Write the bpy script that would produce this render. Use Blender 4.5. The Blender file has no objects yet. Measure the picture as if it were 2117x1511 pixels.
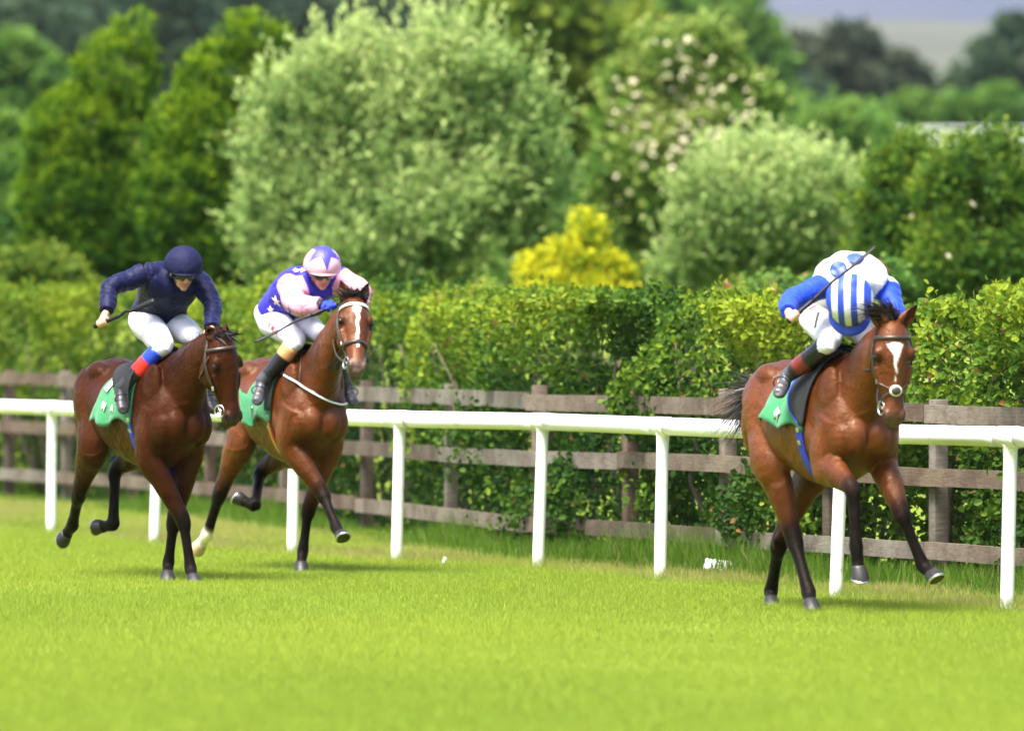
import bpy, bmesh, math, random
import numpy as np
from mathutils import Vector, Matrix
from mathutils.bvhtree import BVHTree
from mathutils.kdtree import KDTree
R = math.radians
rng = np.random.default_rng(7)
random.seed(7)
sc = bpy.context.scene
COL = sc.collection

# ------------------------------------------------------------------ camera, light, exposure
FOC, CX, HY, CH = 15880.0, 1058.5, 712.0, 1.65     # focal length in photo pixels, principal column, horizon row, eye height
cam = bpy.data.cameras.new('camera')
cam.sensor_width = 36.0; cam.lens = FOC / 2117 * 36
cam.clip_start = 1.0; cam.clip_end = 20000
cam.dof.use_dof = True; cam.dof.focus_distance = 51.0; cam.dof.aperture_fstop = 2.4
camo = bpy.data.objects.new('camera', cam); COL.objects.link(camo)
camo.location = (0, 0, CH); camo.rotation_euler = (R(90 - math.degrees(math.atan(43.5 / FOC))), 0, 0)
sc.camera = camo
SUN_EL, SUN_AZ = 64.0, 215.0                        # azimuth clockwise from +Y: behind the camera, to its left
world = bpy.data.worlds.new('World'); sc.world = world; world.use_nodes = True
wn = world.node_tree
sky = wn.nodes.new('ShaderNodeTexSky'); sky.sky_type = 'NISHITA'; sky.sun_disc = False
sky.sun_elevation = R(SUN_EL); sky.sun_rotation = R(SUN_AZ)
sky.air_density = 1.0; sky.dust_density = 4.0; sky.ozone_density = 1.0
wn.nodes['Background'].inputs[1].default_value = 0.10
wn.links.new(sky.outputs[0], wn.nodes['Background'].inputs[0])
sun = bpy.data.lights.new('sun', 'SUN'); sun.energy = 2.8; sun.angle = R(26); sun.color = (1.0, 0.96, 0.90)
suno = bpy.data.objects.new('sun', sun); COL.objects.link(suno)
sdir = Vector((math.sin(R(SUN_AZ)) * math.cos(R(SUN_EL)), math.cos(R(SUN_AZ)) * math.cos(R(SUN_EL)), math.sin(R(SUN_EL))))
suno.rotation_euler = sdir.to_track_quat('Z', 'Y').to_euler(); suno.location = (0, 0, 60)
sc.view_settings.view_transform = 'Standard'; sc.view_settings.look = 'None'
sc.view_settings.gamma = 1.0; sc.view_settings.use_curve_mapping = False
sc.view_settings.exposure = 2.2
sc.render.engine = 'CYCLES'
cy = sc.cycles
cy.use_denoising = True
try: cy.denoiser = 'OPENIMAGEDENOISE'
except Exception: pass
cy.max_bounces = 6; cy.diffuse_bounces = 3; cy.glossy_bounces = 2; cy.transmission_bounces = 4; cy.volume_bounces = 0
cy.transparent_max_bounces = 6; cy.caustics_reflective = False; cy.caustics_refractive = False

# ------------------------------------------------------------------ helpers
def V3(*a): return np.array(a, float)
def nrm(v):
    v = np.asarray(v, float); return v / max(1e-9, np.linalg.norm(v))
def ray(px, py): return np.array([(px - CX) / FOC, 1.0, -(py - HY) / FOC])
def at(px, py, y): return V3(0, 0, CH) + ray(px, py) * y

def tag(o, label=None, cat=None, group=None, kind=None):
    if label: o['label'] = label
    if cat: o['category'] = cat
    if group: o['group'] = group
    if kind: o['kind'] = kind
    return o
def link(o, parent=None):
    COL.objects.link(o)
    if parent is not None: o.parent = parent
    return o
def empty(name, loc=(0, 0, 0), rz=0.0):
    o = bpy.data.objects.new(name, None); COL.objects.link(o)
    o.location = loc; o.rotation_euler = (0, 0, rz); o.empty_display_size = .2
    return o
def mesh_np(name, V, F, smooth=True, mats=(), attrs=None):
    V = np.asarray(V, np.float32); F = np.asarray(F, np.int32)
    me = bpy.data.meshes.new(name); n, k = F.shape
    me.vertices.add(len(V)); me.vertices.foreach_set('co', V.ravel())
    me.loops.add(n * k); me.loops.foreach_set('vertex_index', F.ravel())
    me.polygons.add(n); me.polygons.foreach_set('loop_start', np.arange(0, n * k, k, dtype=np.int32))
    try: me.polygons.foreach_set('loop_total', np.full(n, k, np.int32))
    except Exception: pass
    me.update(calc_edges=True)
    me.polygons.foreach_set('use_smooth', np.full(n, smooth, bool))
    if attrs is not None: set_col(me, attrs)
    for m in mats: me.materials.append(m)
    return me
def set_col(me, cols):
    a = me.color_attributes.new('Col', 'FLOAT_COLOR', 'POINT')
    c = np.ones((len(me.vertices), 4), np.float32); c[:, :cols.shape[1]] = cols
    a.data.foreach_set('color', c.ravel())
def mesh_py(name, V, F, mats=(), smooth=True):
    me = bpy.data.meshes.new(name)
    me.from_pydata([tuple(map(float, v)) for v in V], [], [tuple(int(i) for i in f) for f in F]); me.update()
    me.polygons.foreach_set('use_smooth', np.full(len(me.polygons), smooth, bool))
    for m in mats: me.materials.append(m)
    return me
def obj(name, me, parent=None, mat=None):
    o = bpy.data.objects.new(name, me)
    if mat is not None and not me.materials: me.materials.append(mat)
    return link(o, parent)

class Geo:
    """collects closed shapes: vertices, faces and one colour per vertex"""
    def __init__(s): s.V = []; s.F = []; s.C = []; s.n = 0
    def add(s, VF, col=(1, 1, 1)):
        V, F = VF; V = np.asarray(V, float); s.V.append(V)
        s.F += [tuple(int(i) + s.n for i in f) for f in F]
        c = np.asarray(col, float)
        s.C.append(np.tile(c, (len(V), 1)) if c.ndim == 1 else c)
        s.n += len(V); return s
    def arrays(s): return np.vstack(s.V), s.F, np.vstack(s.C)
    def mesh(s, name, mats=(), smooth=True):
        V, F, C = s.arrays(); me = mesh_py(name, V, F, mats, smooth); set_col(me, C); return me

def catmull(P, sub):
    P = np.asarray(P, float); n = len(P); out = []
    for i in range(n - 1):
        p0 = P[max(i - 1, 0)]; p1 = P[i]; p2 = P[i + 1]; p3 = P[min(i + 2, n - 1)]
        for j in range(sub):
            t = j / sub
            out.append(.5 * ((2 * p1) + (-p0 + p2) * t + (2 * p0 - 5 * p1 + 4 * p2 - p3) * t * t + (-p0 + 3 * p1 - 3 * p2 + p3) * t ** 3))
    out.append(P[-1]); return np.array(out)
def rings_mesh(rings, n=20, closed=False, caps=True):
    """rings: rows of centre(3), a(3), b(3)"""
    th = np.linspace(0, 2 * np.pi, n, endpoint=False); c, s = np.cos(th), np.sin(th)
    V = []; F = []
    for r in rings:
        V.append(r[0:3] + np.outer(c, r[3:6]) + np.outer(s, r[6:9]))
    m = len(rings)
    for i in range(m if closed else m - 1):
        i2 = (i + 1) % m
        for j in range(n):
            k = (j + 1) % n
            F.append((i * n + j, i * n + k, i2 * n + k, i2 * n + j))
    V = np.vstack(V)
    if caps and not closed:
        a = len(V); V = np.vstack([V, rings[0][0:3], rings[-1][0:3]])
        for j in range(n):
            k = (j + 1) % n
            F.append((a, k, j)); F.append((a + 1, (m - 1) * n + j, (m - 1) * n + k))
    return V, F
def loft(rows, sub=4, n=20):
    return rings_mesh(catmull(rows, sub), n)
def tube(pts, ra, rb=None, ref=(0, 1, 0), sub=4, n=14, caps=True):
    pts = np.asarray(pts, float); ra = np.broadcast_to(np.asarray(ra, float), (len(pts),)); rb = ra if rb is None else np.broadcast_to(np.asarray(rb, float), (len(pts),))
    D = catmull(np.column_stack([pts, ra, rb]), sub) if sub > 1 else np.column_stack([pts, ra, rb])
    P = D[:, :3]; T = np.gradient(P, axis=0); ref = np.asarray(ref, float); rows = []
    for p, t, q in zip(P, T, D):
        t = nrm(t); b = ref - t * (ref @ t)
        if np.linalg.norm(b) < .05: b = np.cross(t, [0.3, .2, 1])
        b = nrm(b); a = np.cross(b, t)
        rows.append(np.concatenate([p, a * q[3], b * q[4]]))
    return rings_mesh(np.array(rows), n, caps=caps)
def ellipsoid(c, ax, ay, az, nu=16, nv=10):
    """ax, ay, az: full axis vectors"""
    V = []; F = []; c = np.asarray(c, float); ax, ay, az = map(lambda q: np.asarray(q, float), (ax, ay, az))
    for i in range(1, nv):
        p = np.pi * i / nv
        for j in range(nu):
            t = 2 * np.pi * j / nu
            V.append(c + ax * np.sin(p) * np.cos(t) + ay * np.sin(p) * np.sin(t) + az * np.cos(p))
    for i in range(nv - 2):
        for j in range(nu):
            k = (j + 1) % nu; F.append((i * nu + j, (i + 1) * nu + j, (i + 1) * nu + k, i * nu + k))
    V += [c + az, c - az]; t = len(V) - 2
    for j in range(nu):
        k = (j + 1) % nu; F.append((t, j, k)); F.append((t + 1, (nv - 2) * nu + k, (nv - 2) * nu + j))
    return np.array(V), F
def ball(c, r, nu=14, nv=9): return ellipsoid(c, (r, 0, 0), (0, r, 0), (0, 0, r), nu, nv)
def box(c, ux, uy, uz):
    c = np.asarray(c, float); V = [c + np.asarray(ux) * i + np.asarray(uy) * j + np.asarray(uz) * k for k in (-.5, .5) for j in (-.5, .5) for i in (-.5, .5)]
    return np.array(V), [(0, 2, 3, 1), (4, 5, 7, 6), (0, 1, 5, 4), (2, 6, 7, 3), (0, 4, 6, 2), (1, 3, 7, 5)]
def bevel(me, w, seg=2):
    bm = bmesh.new(); bm.from_mesh(me)
    bmesh.ops.recalc_face_normals(bm, faces=bm.faces)
    bmesh.ops.bevel(bm, geom=bm.edges[:], offset=w, segments=seg, affect='EDGES', profile=.5)
    bm.to_mesh(me); bm.free(); me.polygons.foreach_set('use_smooth', np.full(len(me.polygons), True, bool)); return me
def sines(V, freq, seed, n=10):
    r = np.random.default_rng(seed); out = np.zeros(len(V))
    for i in range(n):
        d = r.normal(size=3); d /= np.linalg.norm(d); f = freq * r.uniform(.6, 1.7)
        out += np.sin(V @ d * f + r.uniform(0, 6.28))
    return out / math.sqrt(n / 2)
def evaluated(o):
    dg = bpy.context.evaluated_depsgraph_get()
    me = bpy.data.meshes.new_from_object(o.evaluated_get(dg)); return me
def remesh(geo, voxel, smooth_it, name, factor=.5):
    V, F, C = geo.arrays()
    tmp = bpy.data.objects.new('tmp', mesh_py('tmp', V, F)); COL.objects.link(tmp)
    m = tmp.modifiers.new('r', 'REMESH'); m.mode = 'VOXEL'; m.voxel_size = voxel; m.use_smooth_shade = True
    s = tmp.modifiers.new('s', 'SMOOTH'); s.factor = factor; s.iterations = smooth_it
    me = evaluated(tmp); old = tmp.data; bpy.data.objects.remove(tmp); bpy.data.meshes.remove(old)
    me.name = name; me.materials.clear()
    kd = KDTree(len(V))
    for i, v in enumerate(V): kd.insert(v, i)
    kd.balance()
    W = verts(me); cols = np.zeros((len(W), 3))
    for i, w in enumerate(W):
        h = kd.find_n(w, 5); ws = np.array([1 / (d + 1e-3) ** 2 for _, _, d in h]); ix = [k for _, k, _ in h]
        cols[i] = (C[ix] * ws[:, None]).sum(0) / ws.sum()
    return me, cols
def verts(me):
    a = np.empty(len(me.vertices) * 3, np.float32); me.vertices.foreach_get('co', a); return a.reshape(-1, 3).astype(float)
def norms(me):
    a = np.empty(len(me.vertices) * 3, np.float32); me.vertices.foreach_get('normal', a); return a.reshape(-1, 3).astype(float)
def set_verts(me, V):
    me.vertices.foreach_set('co', np.asarray(V, np.float32).ravel()); me.update()
def bvh_of(me):
    return BVHTree.FromPolygons([v.co[:] for v in me.vertices], [tuple(p.vertices) for p in me.polygons])
def cast(bvh, o, d, far=5.0):
    h = bvh.ray_cast(Vector(o), Vector(nrm(d)), far)
    return (None, None) if h[0] is None else (np.array(h[0]), np.array(h[1]))
def grid_faces(nu, nv, closed_u=False):
    F = []
    for i in range(nu if closed_u else nu - 1):
        for j in range(nv - 1):
            i2 = (i + 1) % nu
            F.append((i * nv + j, i2 * nv + j, i2 * nv + j + 1, i * nv + j + 1))
    return F
def sheet(name, P, mat, parent, thick=.006, closed_u=False, sub=0):
    """P: array (nu, nv, 3) of points -> a cloth or strap with thickness"""
    nu, nv = P.shape[:2]
    me = mesh_py(name, P.reshape(-1, 3), grid_faces(nu, nv, closed_u))
    me.materials.append(mat)
    o = obj(name, me, parent)
    m = o.modifiers.new('thickness', 'SOLIDIFY'); m.thickness = thick; m.offset = 0
    if sub:
        q = o.modifiers.new('smooth', 'SUBSURF'); q.levels = sub; q.render_levels = sub
    return o

# ------------------------------------------------------------------ materials
def newmat(name):
    m = bpy.data.materials.new(name); m.use_nodes = True
    nt = m.node_tree; return m, nt, nt.nodes['Principled BSDF']
def N(nt, t, **kw):
    n = nt.nodes.new(t)
    for k, v in kw.items(): setattr(n, k, v)
    return n
def noise(nt, scale, detail=4, rough=.6, coord='Object', vec=None, stretch=None):
    tc = N(nt, 'ShaderNodeTexCoord'); n = N(nt, 'ShaderNodeTexNoise')
    n.inputs['Scale'].default_value = scale; n.inputs['Detail'].default_value = detail; n.inputs['Roughness'].default_value = rough
    src = tc.outputs[coord]
    if stretch:
        mp = N(nt, 'ShaderNodeMapping'); mp.inputs['Scale'].default_value = stretch; nt.links.new(src, mp.inputs[0]); src = mp.outputs[0]
    nt.links.new(src, n.inputs['Vector']); return n
def ramp(nt, src, stops):
    r = N(nt, 'ShaderNodeValToRGB'); e = r.color_ramp.elements
    while len(e) < len(stops): e.new(.5)
    for q, (p, c) in zip(e, stops): q.position = p; q.color = (*c, 1) if len(c) == 3 else c
    nt.links.new(src, r.inputs[0]); return r
def mul(nt, a, b, fac=1.0, mode='MULTIPLY'):
    m = N(nt, 'ShaderNodeMix', data_type='RGBA', blend_type=mode); m.inputs[0].default_value = fac
    nt.links.new(a, m.inputs[6]); nt.links.new(b, m.inputs[7]); return m.outputs[2]
def bump(nt, bs, src, dist, strength=1.0):
    b = N(nt, 'ShaderNodeBump'); b.inputs['Distance'].default_value = dist; b.inputs['Strength'].default_value = strength
    nt.links.new(src, b.inputs['Height']); nt.links.new(b.outputs[0], bs.inputs['Normal'])
def simple(name, col, rough=.5, var=.15, scale=8, bmp=0.0, bscale=60, metal=0.0, coat=0.0, spec=.5, sheen=0.0, stretch=None):
    m, nt, bs = newmat(name)
    n = noise(nt, scale, stretch=stretch); k = np.array(col)
    r = ramp(nt, n.outputs[0], [(.3, tuple(k * (1 - var))), (.7, tuple(np.minimum(k * (1 + var), 1)))])
    nt.links.new(r.outputs[0], bs.inputs['Base Color'])
    bs.inputs['Roughness'].default_value = rough; bs.inputs['Metallic'].default_value = metal
    bs.inputs['Coat Weight'].default_value = coat; bs.inputs['Specular IOR Level'].default_value = spec
    bs.inputs['Sheen Weight'].default_value = sheen
    if bmp: bump(nt, bs, noise(nt, bscale, 3).outputs[0], bmp)
    return m
def attr_mat(name, rough=.5, spec=.5, var=.12, scale=10, bmp=0.0, bscale=40, stretch=None, sheen=0.0, coat=0.0):
    m, nt, bs = newmat(name)
    a = N(nt, 'ShaderNodeVertexColor', layer_name='Col')
    r = ramp(nt, noise(nt, scale, stretch=stretch).outputs[0], [(.3, (1 - var,) * 3), (.7, (1 + var,) * 3)])
    nt.links.new(mul(nt, a.outputs[0], r.outputs[0]), bs.inputs['Base Color'])
    bs.inputs['Roughness'].default_value = rough; bs.inputs['Specular IOR Level'].default_value = spec
    bs.inputs['Sheen Weight'].default_value = sheen; bs.inputs['Coat Weight'].default_value = coat
    if bmp: bump(nt, bs, noise(nt, bscale, 3, stretch=stretch).outputs[0], bmp)
    return m
def leaf_mat(name, trans=.42, rough=.6, spec=.13):
    m, nt, bs = newmat(name)
    a = N(nt, 'ShaderNodeVertexColor', layer_name='Col')
    nt.links.new(a.outputs[0], bs.inputs['Base Color']); bs.inputs['Roughness'].default_value = rough
    bs.inputs['Specular IOR Level'].default_value = spec
    t = N(nt, 'ShaderNodeBsdfTranslucent'); nt.links.new(a.outputs[0], t.inputs[0])
    mx = N(nt, 'ShaderNodeMixShader'); mx.inputs[0].default_value = trans
    nt.links.new(bs.outputs[0], mx.inputs[1]); nt.links.new(t.outputs[0], mx.inputs[2])
    nt.links.new(mx.outputs[0], nt.nodes['Material Output'].inputs[0]); return m
M = {}
M['leaf'] = leaf_mat('foliage')
M['blade'] = leaf_mat('grass blades', .5, .7, .12)
M['bark'] = simple('bark', (.07, .05, .035), .9, .4, 6, .02, 25, stretch=(6, 6, 1))
M['pvc'] = simple('white plastic rail', (.80, .80, .76), .38, .05, 1.2, .0008, 6)
def stain_pvc():
    m = M['pvc']; nt = m.node_tree; bs = nt.nodes['Principled BSDF']; src = bs.inputs['Base Color'].links[0].from_socket
    r = ramp(nt, noise(nt, 5, 6, .75).outputs[0], [(.56, (1, 1, 1)), (.70, (.62, .66, .50))]); q = ramp(nt, noise(nt, 42, 3, .7, stretch=(1, 1, .4)).outputs[0], [(.66, (1, 1, 1)), (.74, (.45, .43, .38))])
    nt.links.new(mul(nt, mul(nt, src, r.outputs[0]), q.outputs[0]), bs.inputs['Base Color'])
stain_pvc()
M['dirt'] = simple('grimy joint', (.25, .25, .20), .7, .3, 20)

# ------------------------------------------------------------------ ground and far hills
TY = [-60, 0, 118, 160, 250, 350, 700, 1000, 1600, 2200, 2800, 3200]
TZ = [0, 0, 0, 1.6, 7.2, 10.5, 21, 33, 61, 90, 124, 175]
def terrain(x, y):
    z = np.interp(y, TY, TZ)
    k = np.clip((np.asarray(y, float) - 150) / 300, 0, 1)
    return z + k * (1.2 * np.sin(np.asarray(x) * .013 + 1) + .012 * np.maximum(np.asarray(y) - 900, 0) * np.sin(np.asarray(x) / 420. + np.asarray(y) / 900.) * .4)
def make_ground():
    ys = np.unique(np.concatenate([np.linspace(-60, 120, 37), np.linspace(120, 400, 50), np.linspace(400, 3200, 80)]))
    xs = np.unique(np.concatenate([np.linspace(-1400, -60, 40), np.linspace(-60, 60, 41), np.linspace(60, 1400, 40)]))
    Y, X = np.meshgrid(ys, xs, indexing='ij'); V = np.column_stack([X.ravel(), Y.ravel(), terrain(X, Y).ravel()])
    n, m = len(ys), len(xs); I = np.arange(n * m).reshape(n, m)
    F = np.stack([I[:-1, :-1], I[:-1, 1:], I[1:, 1:], I[1:, :-1]], -1).reshape(-1, 4)
    mt, nt, bs = newmat('ground')
    a = ramp(nt, noise(nt, .35, 5, .6).outputs[0], [(.3, (.095, .145, .010)), (.55, (.125, .165, .013)), (.75, (.15, .18, .018))])
    fine = ramp(nt, noise(nt, 18, 4, .7, stretch=(1, .35, 1)).outputs[0], [(.3, (.72,) * 3), (.7, (1.15,) * 3)])
    near = mul(nt, a.outputs[0], fine.outputs[0])
    # far farmland: patches of stubble, pasture and plough, colours greyed to look hazy
    tc = N(nt, 'ShaderNodeTexCoord'); mp = N(nt, 'ShaderNodeMapping'); mp.inputs['Scale'].default_value = (.0016, .0052, 0)
    mp.inputs['Rotation'].default_value = (0, 0, .05); nt.links.new(tc.outputs['Object'], mp.inputs[0])
    vo = N(nt, 'ShaderNodeTexVoronoi'); vo.inputs['Scale'].default_value = 1.0; nt.links.new(mp.outputs[0], vo.inputs['Vector'])
    sp = N(nt, 'ShaderNodeSeparateColor'); nt.links.new(vo.outputs['Color'], sp.inputs[0])
    fld = ramp(nt, sp.outputs[0], [(0, (.058, .062, .044)), (.35, (.068, .072, .052)), (.6, (.046, .060, .034)), (1, (.072, .070, .052))])
    fld.color_ramp.interpolation = 'CONSTANT'
    sx = N(nt, 'ShaderNodeSeparateXYZ'); nt.links.new(tc.outputs['Object'], sx.inputs[0])
    mr = N(nt, 'ShaderNodeMapRange'); mr.inputs[1].default_value = 420; mr.inputs[2].default_value = 800; nt.links.new(sx.outputs[1], mr.inputs[0])
    mx = N(nt, 'ShaderNodeMix', data_type='RGBA'); nt.links.new(mr.outputs[0], mx.inputs[0]); nt.links.new(near, mx.inputs[6]); nt.links.new(fld.outputs[0], mx.inputs[7])
    m2 = N(nt, 'ShaderNodeMapRange'); m2.inputs[1].default_value = 2250; m2.inputs[2].default_value = 2450; nt.links.new(sx.outputs[1], m2.inputs[0])
    hill_haze = ramp(nt, noise(nt, .004, 4, .6).outputs[0], [(.35, (.030, .036, .058)), (.65, (.046, .050, .070))])      # the haze's blue, painted into the far hills' own colour
    mx2 = N(nt, 'ShaderNodeMix', data_type='RGBA'); nt.links.new(m2.outputs[0], mx2.inputs[0]); nt.links.new(mx.outputs[2], mx2.inputs[6]); nt.links.new(hill_haze.outputs[0], mx2.inputs[7])
    nt.links.new(mx2.outputs[2], bs.inputs['Base Color']); bs.inputs['Roughness'].default_value = .95; bs.inputs['Specular IOR Level'].default_value = .1
    o = obj('ground', mesh_np('ground', V, F, mats=(mt,))); tag(o, kind='structure')
make_ground()

# ------------------------------------------------------------------ running rail and timber fence: where their posts stand
RAIL = [(-6.35, 74.5), (-5.2, 71.0), (-4.04, 67.5), (-2.93, 63.6), (-1.72, 60.7), (-.857, 58.6), (.2285, 57.0), (1.06, 54.0), (2.15, 50.1), (3.10, 47.75), (4.1, 44.6), (5.1, 41.4)]
RAILZ = [1.09] * 4 + [1.085, 1.08, 1.075, 1.075, 1.075, 1.075, 1.075, 1.075]
FPX = [-330, -200, -100, 5, 125, 260, 420, 575, 742, 915, 1095, 1285, 1487, 1700, 1920, 2145, 2400, 2700]
FD = list(np.interp(FPX, [-330, 60, 240, 460, 740, 915, 1095, 1290, 1480, 1900, 2100, 2700], [90, 81.6, 78.6, 73.6, 67.5, 63.6, 59.9, 58.2, 56.1, 52.6, 51.0, 46.5]))
FEN = [((px - CX) / FOC * d, d) for px, d in zip(FPX, FD)]
ZT = list(np.interp(FPX, [60, 740, 1095, 1290, 1480, 1900, 2100], [1.285, 1.215, 1.207, 1.205, 1.205, 1.183, 1.18]))
ZM = list(np.interp(FPX, [60, 800, 1095, 1290, 1480, 1900, 2100], [.775, .735, .763, .77, .775, .748, .745]))
ZB = list(np.interp(FPX, [60, 2100], [.25, .245]))
fx, fy = np.array(FEN).T
def fence_x(y): return np.interp(y, fy[::-1], fx[::-1])
rx, ry = np.array(RAIL).T
def rail_x(y): return np.interp(y, ry[::-1], rx[::-1])
def fence_pt(s): return np.array([np.interp(s, np.arange(len(fx)), fx), np.interp(s, np.arange(len(fx)), fy)])

# ------------------------------------------------------------------ grass
def blades(name, P, h, w, lean, cols, label):
    n = len(P); a = rng.uniform(0, 2 * np.pi, n); d = np.column_stack([np.cos(a), np.sin(a), np.zeros(n)])
    b = rng.uniform(0, 2 * np.pi, n); t = np.column_stack([np.cos(b), np.sin(b), np.zeros(n)]) * (lean * rng.uniform(.2, 1, n) * h)[:, None]
    t[:, 2] = h
    V = np.empty((n, 3, 3)); V[:, 0] = P - d * w[:, None] / 2; V[:, 1] = P + d * w[:, None] / 2; V[:, 2] = P + t
    V[:, :2, 2] -= .01
    me = mesh_np(name, V.reshape(-1, 3), np.arange(n * 3).reshape(n, 3), False, (M['blade'],), np.repeat(cols, 3, 0))
    o = obj(name, me); tag(o, label, 'grass', kind='stuff'); return o
def lumps(x, y, f, seed): return sines(np.column_stack([x, y * .6, x * 0]), f, seed, 9)
def turf():
    n = 1350000
    y = 29 + (84 - 29) * rng.random(n) ** 1.25
    half = y * .0667 * 1.2 + 1.6
    x = rng.uniform(-1, 1, n) * half
    fxx, rxx = fence_x(y), rail_x(y)
    keep = x < fxx + .3
    x, y, fxx, rxx = x[keep], y[keep], fxx[keep], rxx[keep]; n = len(x)
    big = lumps(x, y, .7, 3); mid = lumps(x, y, 2.6, 4); stripe = np.sin(x * 1.3 + y * .33 + big * .4)
    g1, g2, g3 = np.array([.175, .260, .028]), np.array([.268, .340, .038]), np.array([.30, .33, .06])
    t = np.clip(.6 + .10 * big + .08 * mid + .12 * stripe + rng.normal(0, .15, n), 0, 1)[:, None]
    c = g1 * (1 - t) + g2 * t
    dry = np.clip((x - rxx + .25) / .3, 0, 1) * np.clip((fxx - .15 - x) / .25, 0, 1) * np.clip(.75 + .35 * mid, 0, 1) * (rng.random(n) < .8)
    thin = (rng.random(n) < .10)
    c = c * (1 - dry[:, None] * .75) + np.array([.34, .28, .12]) * dry[:, None] * .75
    c[thin] = c[thin] * .4 + g3 * .6
    h = rng.uniform(.016, .040, n) * np.clip(1 + .2 * mid, .6, 1.5) * np.where(x > rxx - .1, 1.6, 1.0)
    near_post = np.min([np.hypot(x - a, y - b) for a, b in RAIL], axis=0)
    h *= 1 + 1.1 * np.exp(-(near_post / .22) ** 2)
    blades('turf_grass', np.column_stack([x, y, x * 0]), h, rng.uniform(.004, .008, n), 1.0, np.clip(c, .004, 1), 'short bright green racecourse turf')
def rough():
    n = 46000
    s = rng.uniform(0, len(fx) - 1, n)
    x = np.interp(s, np.arange(len(fx)), fx); y = np.interp(s, np.arange(len(fx)), fy)
    off = np.clip(rng.normal(-.12, .22, n), -.62, .5)
    x = x + off * .96; y = y + off * .27
    m = lumps(x, y, 3.0, 8)
    h = rng.uniform(.07, .22, n) * np.clip(1 + .45 * m, .3, 2) * np.where(off < -.35, .6, 1)
    t = np.clip(rng.normal(.4, .3, n), 0, 1)[:, None]
    c = np.array([.05, .125, .010]) * (1 - t) + np.array([.13, .22, .020]) * t
    d = rng.random(n) < .06; c[d] = np.array([.26, .24, .10])
    blades('rough_grass', np.column_stack([x, y, x * 0]), h, rng.uniform(.006, .012, n), .7, np.clip(c, .004, 1), 'long uncut grass growing along the foot of the timber fence')
turf(); rough()

# ------------------------------------------------------------------ white running rail
def running_rail():
    root = empty('running_rail', (rx[6], ry[6], 0)); o0 = V3(rx[6], ry[6], 0)
    tag(root, 'white plastic running rail of tubes and round posts along the turf', 'running rail')
    P = np.column_stack([rx, ry, RAILZ]) - o0
    dense = catmull(P, 8)
    for i in range(len(P) - 1):
        seg = dense[i * 8:(i + 1) * 8 + 1].copy()
        t0 = nrm(seg[1] - seg[0]); t1 = nrm(seg[-1] - seg[-2])
        seg[0] += t0 * .10; seg[-1] -= t1 * .10
        obj('rail_tube', mesh_py('rail_tube', *tube(seg, .0625, ref=(0, 0, 1), sub=1, n=24)), root, M['pvc'])
    for i in range(len(P)):
        t = nrm(P[min(i + 1, len(P) - 1)] - P[max(i - 1, 0)])
        j = obj('rail_joint', mesh_py('rail_joint', *tube([P[i] - t * .16, P[i] - t * .155, P[i] + t * .155, P[i] + t * .16], [.0625, .0665, .0665, .0625], ref=(0, 0, 1), sub=1, n=24)), root, M['pvc'])
        g = Geo()
        for sg in (1,):
            g.add(tube([P[i] + t * sg * (.16 + e) for e in (0, .004)], [.0655, .0655], ref=(0, 0, 1), sub=1, n=24))
        j2 = obj('seam', g.mesh('seam', (M['dirt'],)), j)
        b = P[i].copy(); top = b - V3(0, 0, .05); foot = V3(b[0] + random.uniform(-.03, .01) - .01, b[1] + .03, -.05)
        obj('post', mesh_py('post', *tube([foot, foot * .5 + top * .5, top * .93 + foot * .07, top], [.0435, .0435, .0435, .053], ref=(1, 0, 0), sub=3, n=20)), root, M['pvc'])
running_rail()

# ------------------------------------------------------------------ timber post and rail fence
def wood(name, k):
    m, nt, bs = newmat(name); c = np.array(k)
    g = noise(nt, 9, 6, .7, stretch=(1, 1, 9)) ; 
    tc = N(nt, 'ShaderNodeTexCoord')
    a = ramp(nt, g.outputs[0], [(.25, tuple(c * .55)), (.5, tuple(c)), (.75, tuple(c * 1.35))])
    st = ramp(nt, noise(nt, 2.2, 4, .7).outputs[0], [(.35, (.55, .50, .48)), (.6, (1.1, 1.1, 1.1))])
    ln = ramp(nt, noise(nt, 2.0, 3, .5).outputs[0], [(.62, (1, 1, 1)), (.74, (.85, 1.05, .72))])
    nt.links.new(mul(nt, mul(nt, a.outputs[0], st.outputs[0]), ln.outputs[0]), bs.inputs['Base Color'])
    bs.inputs['Roughness'].default_value = .88; bs.inputs['Specular IOR Level'].default_value = .2
    bump(nt, bs, g.outputs[0], .004); return m
WOODS = [wood('weathered timber', c) for c in ((.132, .105, .078), (.112, .080, .058), (.150, .124, .096), (.092, .071, .054), (.146, .128, .104))]
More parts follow.
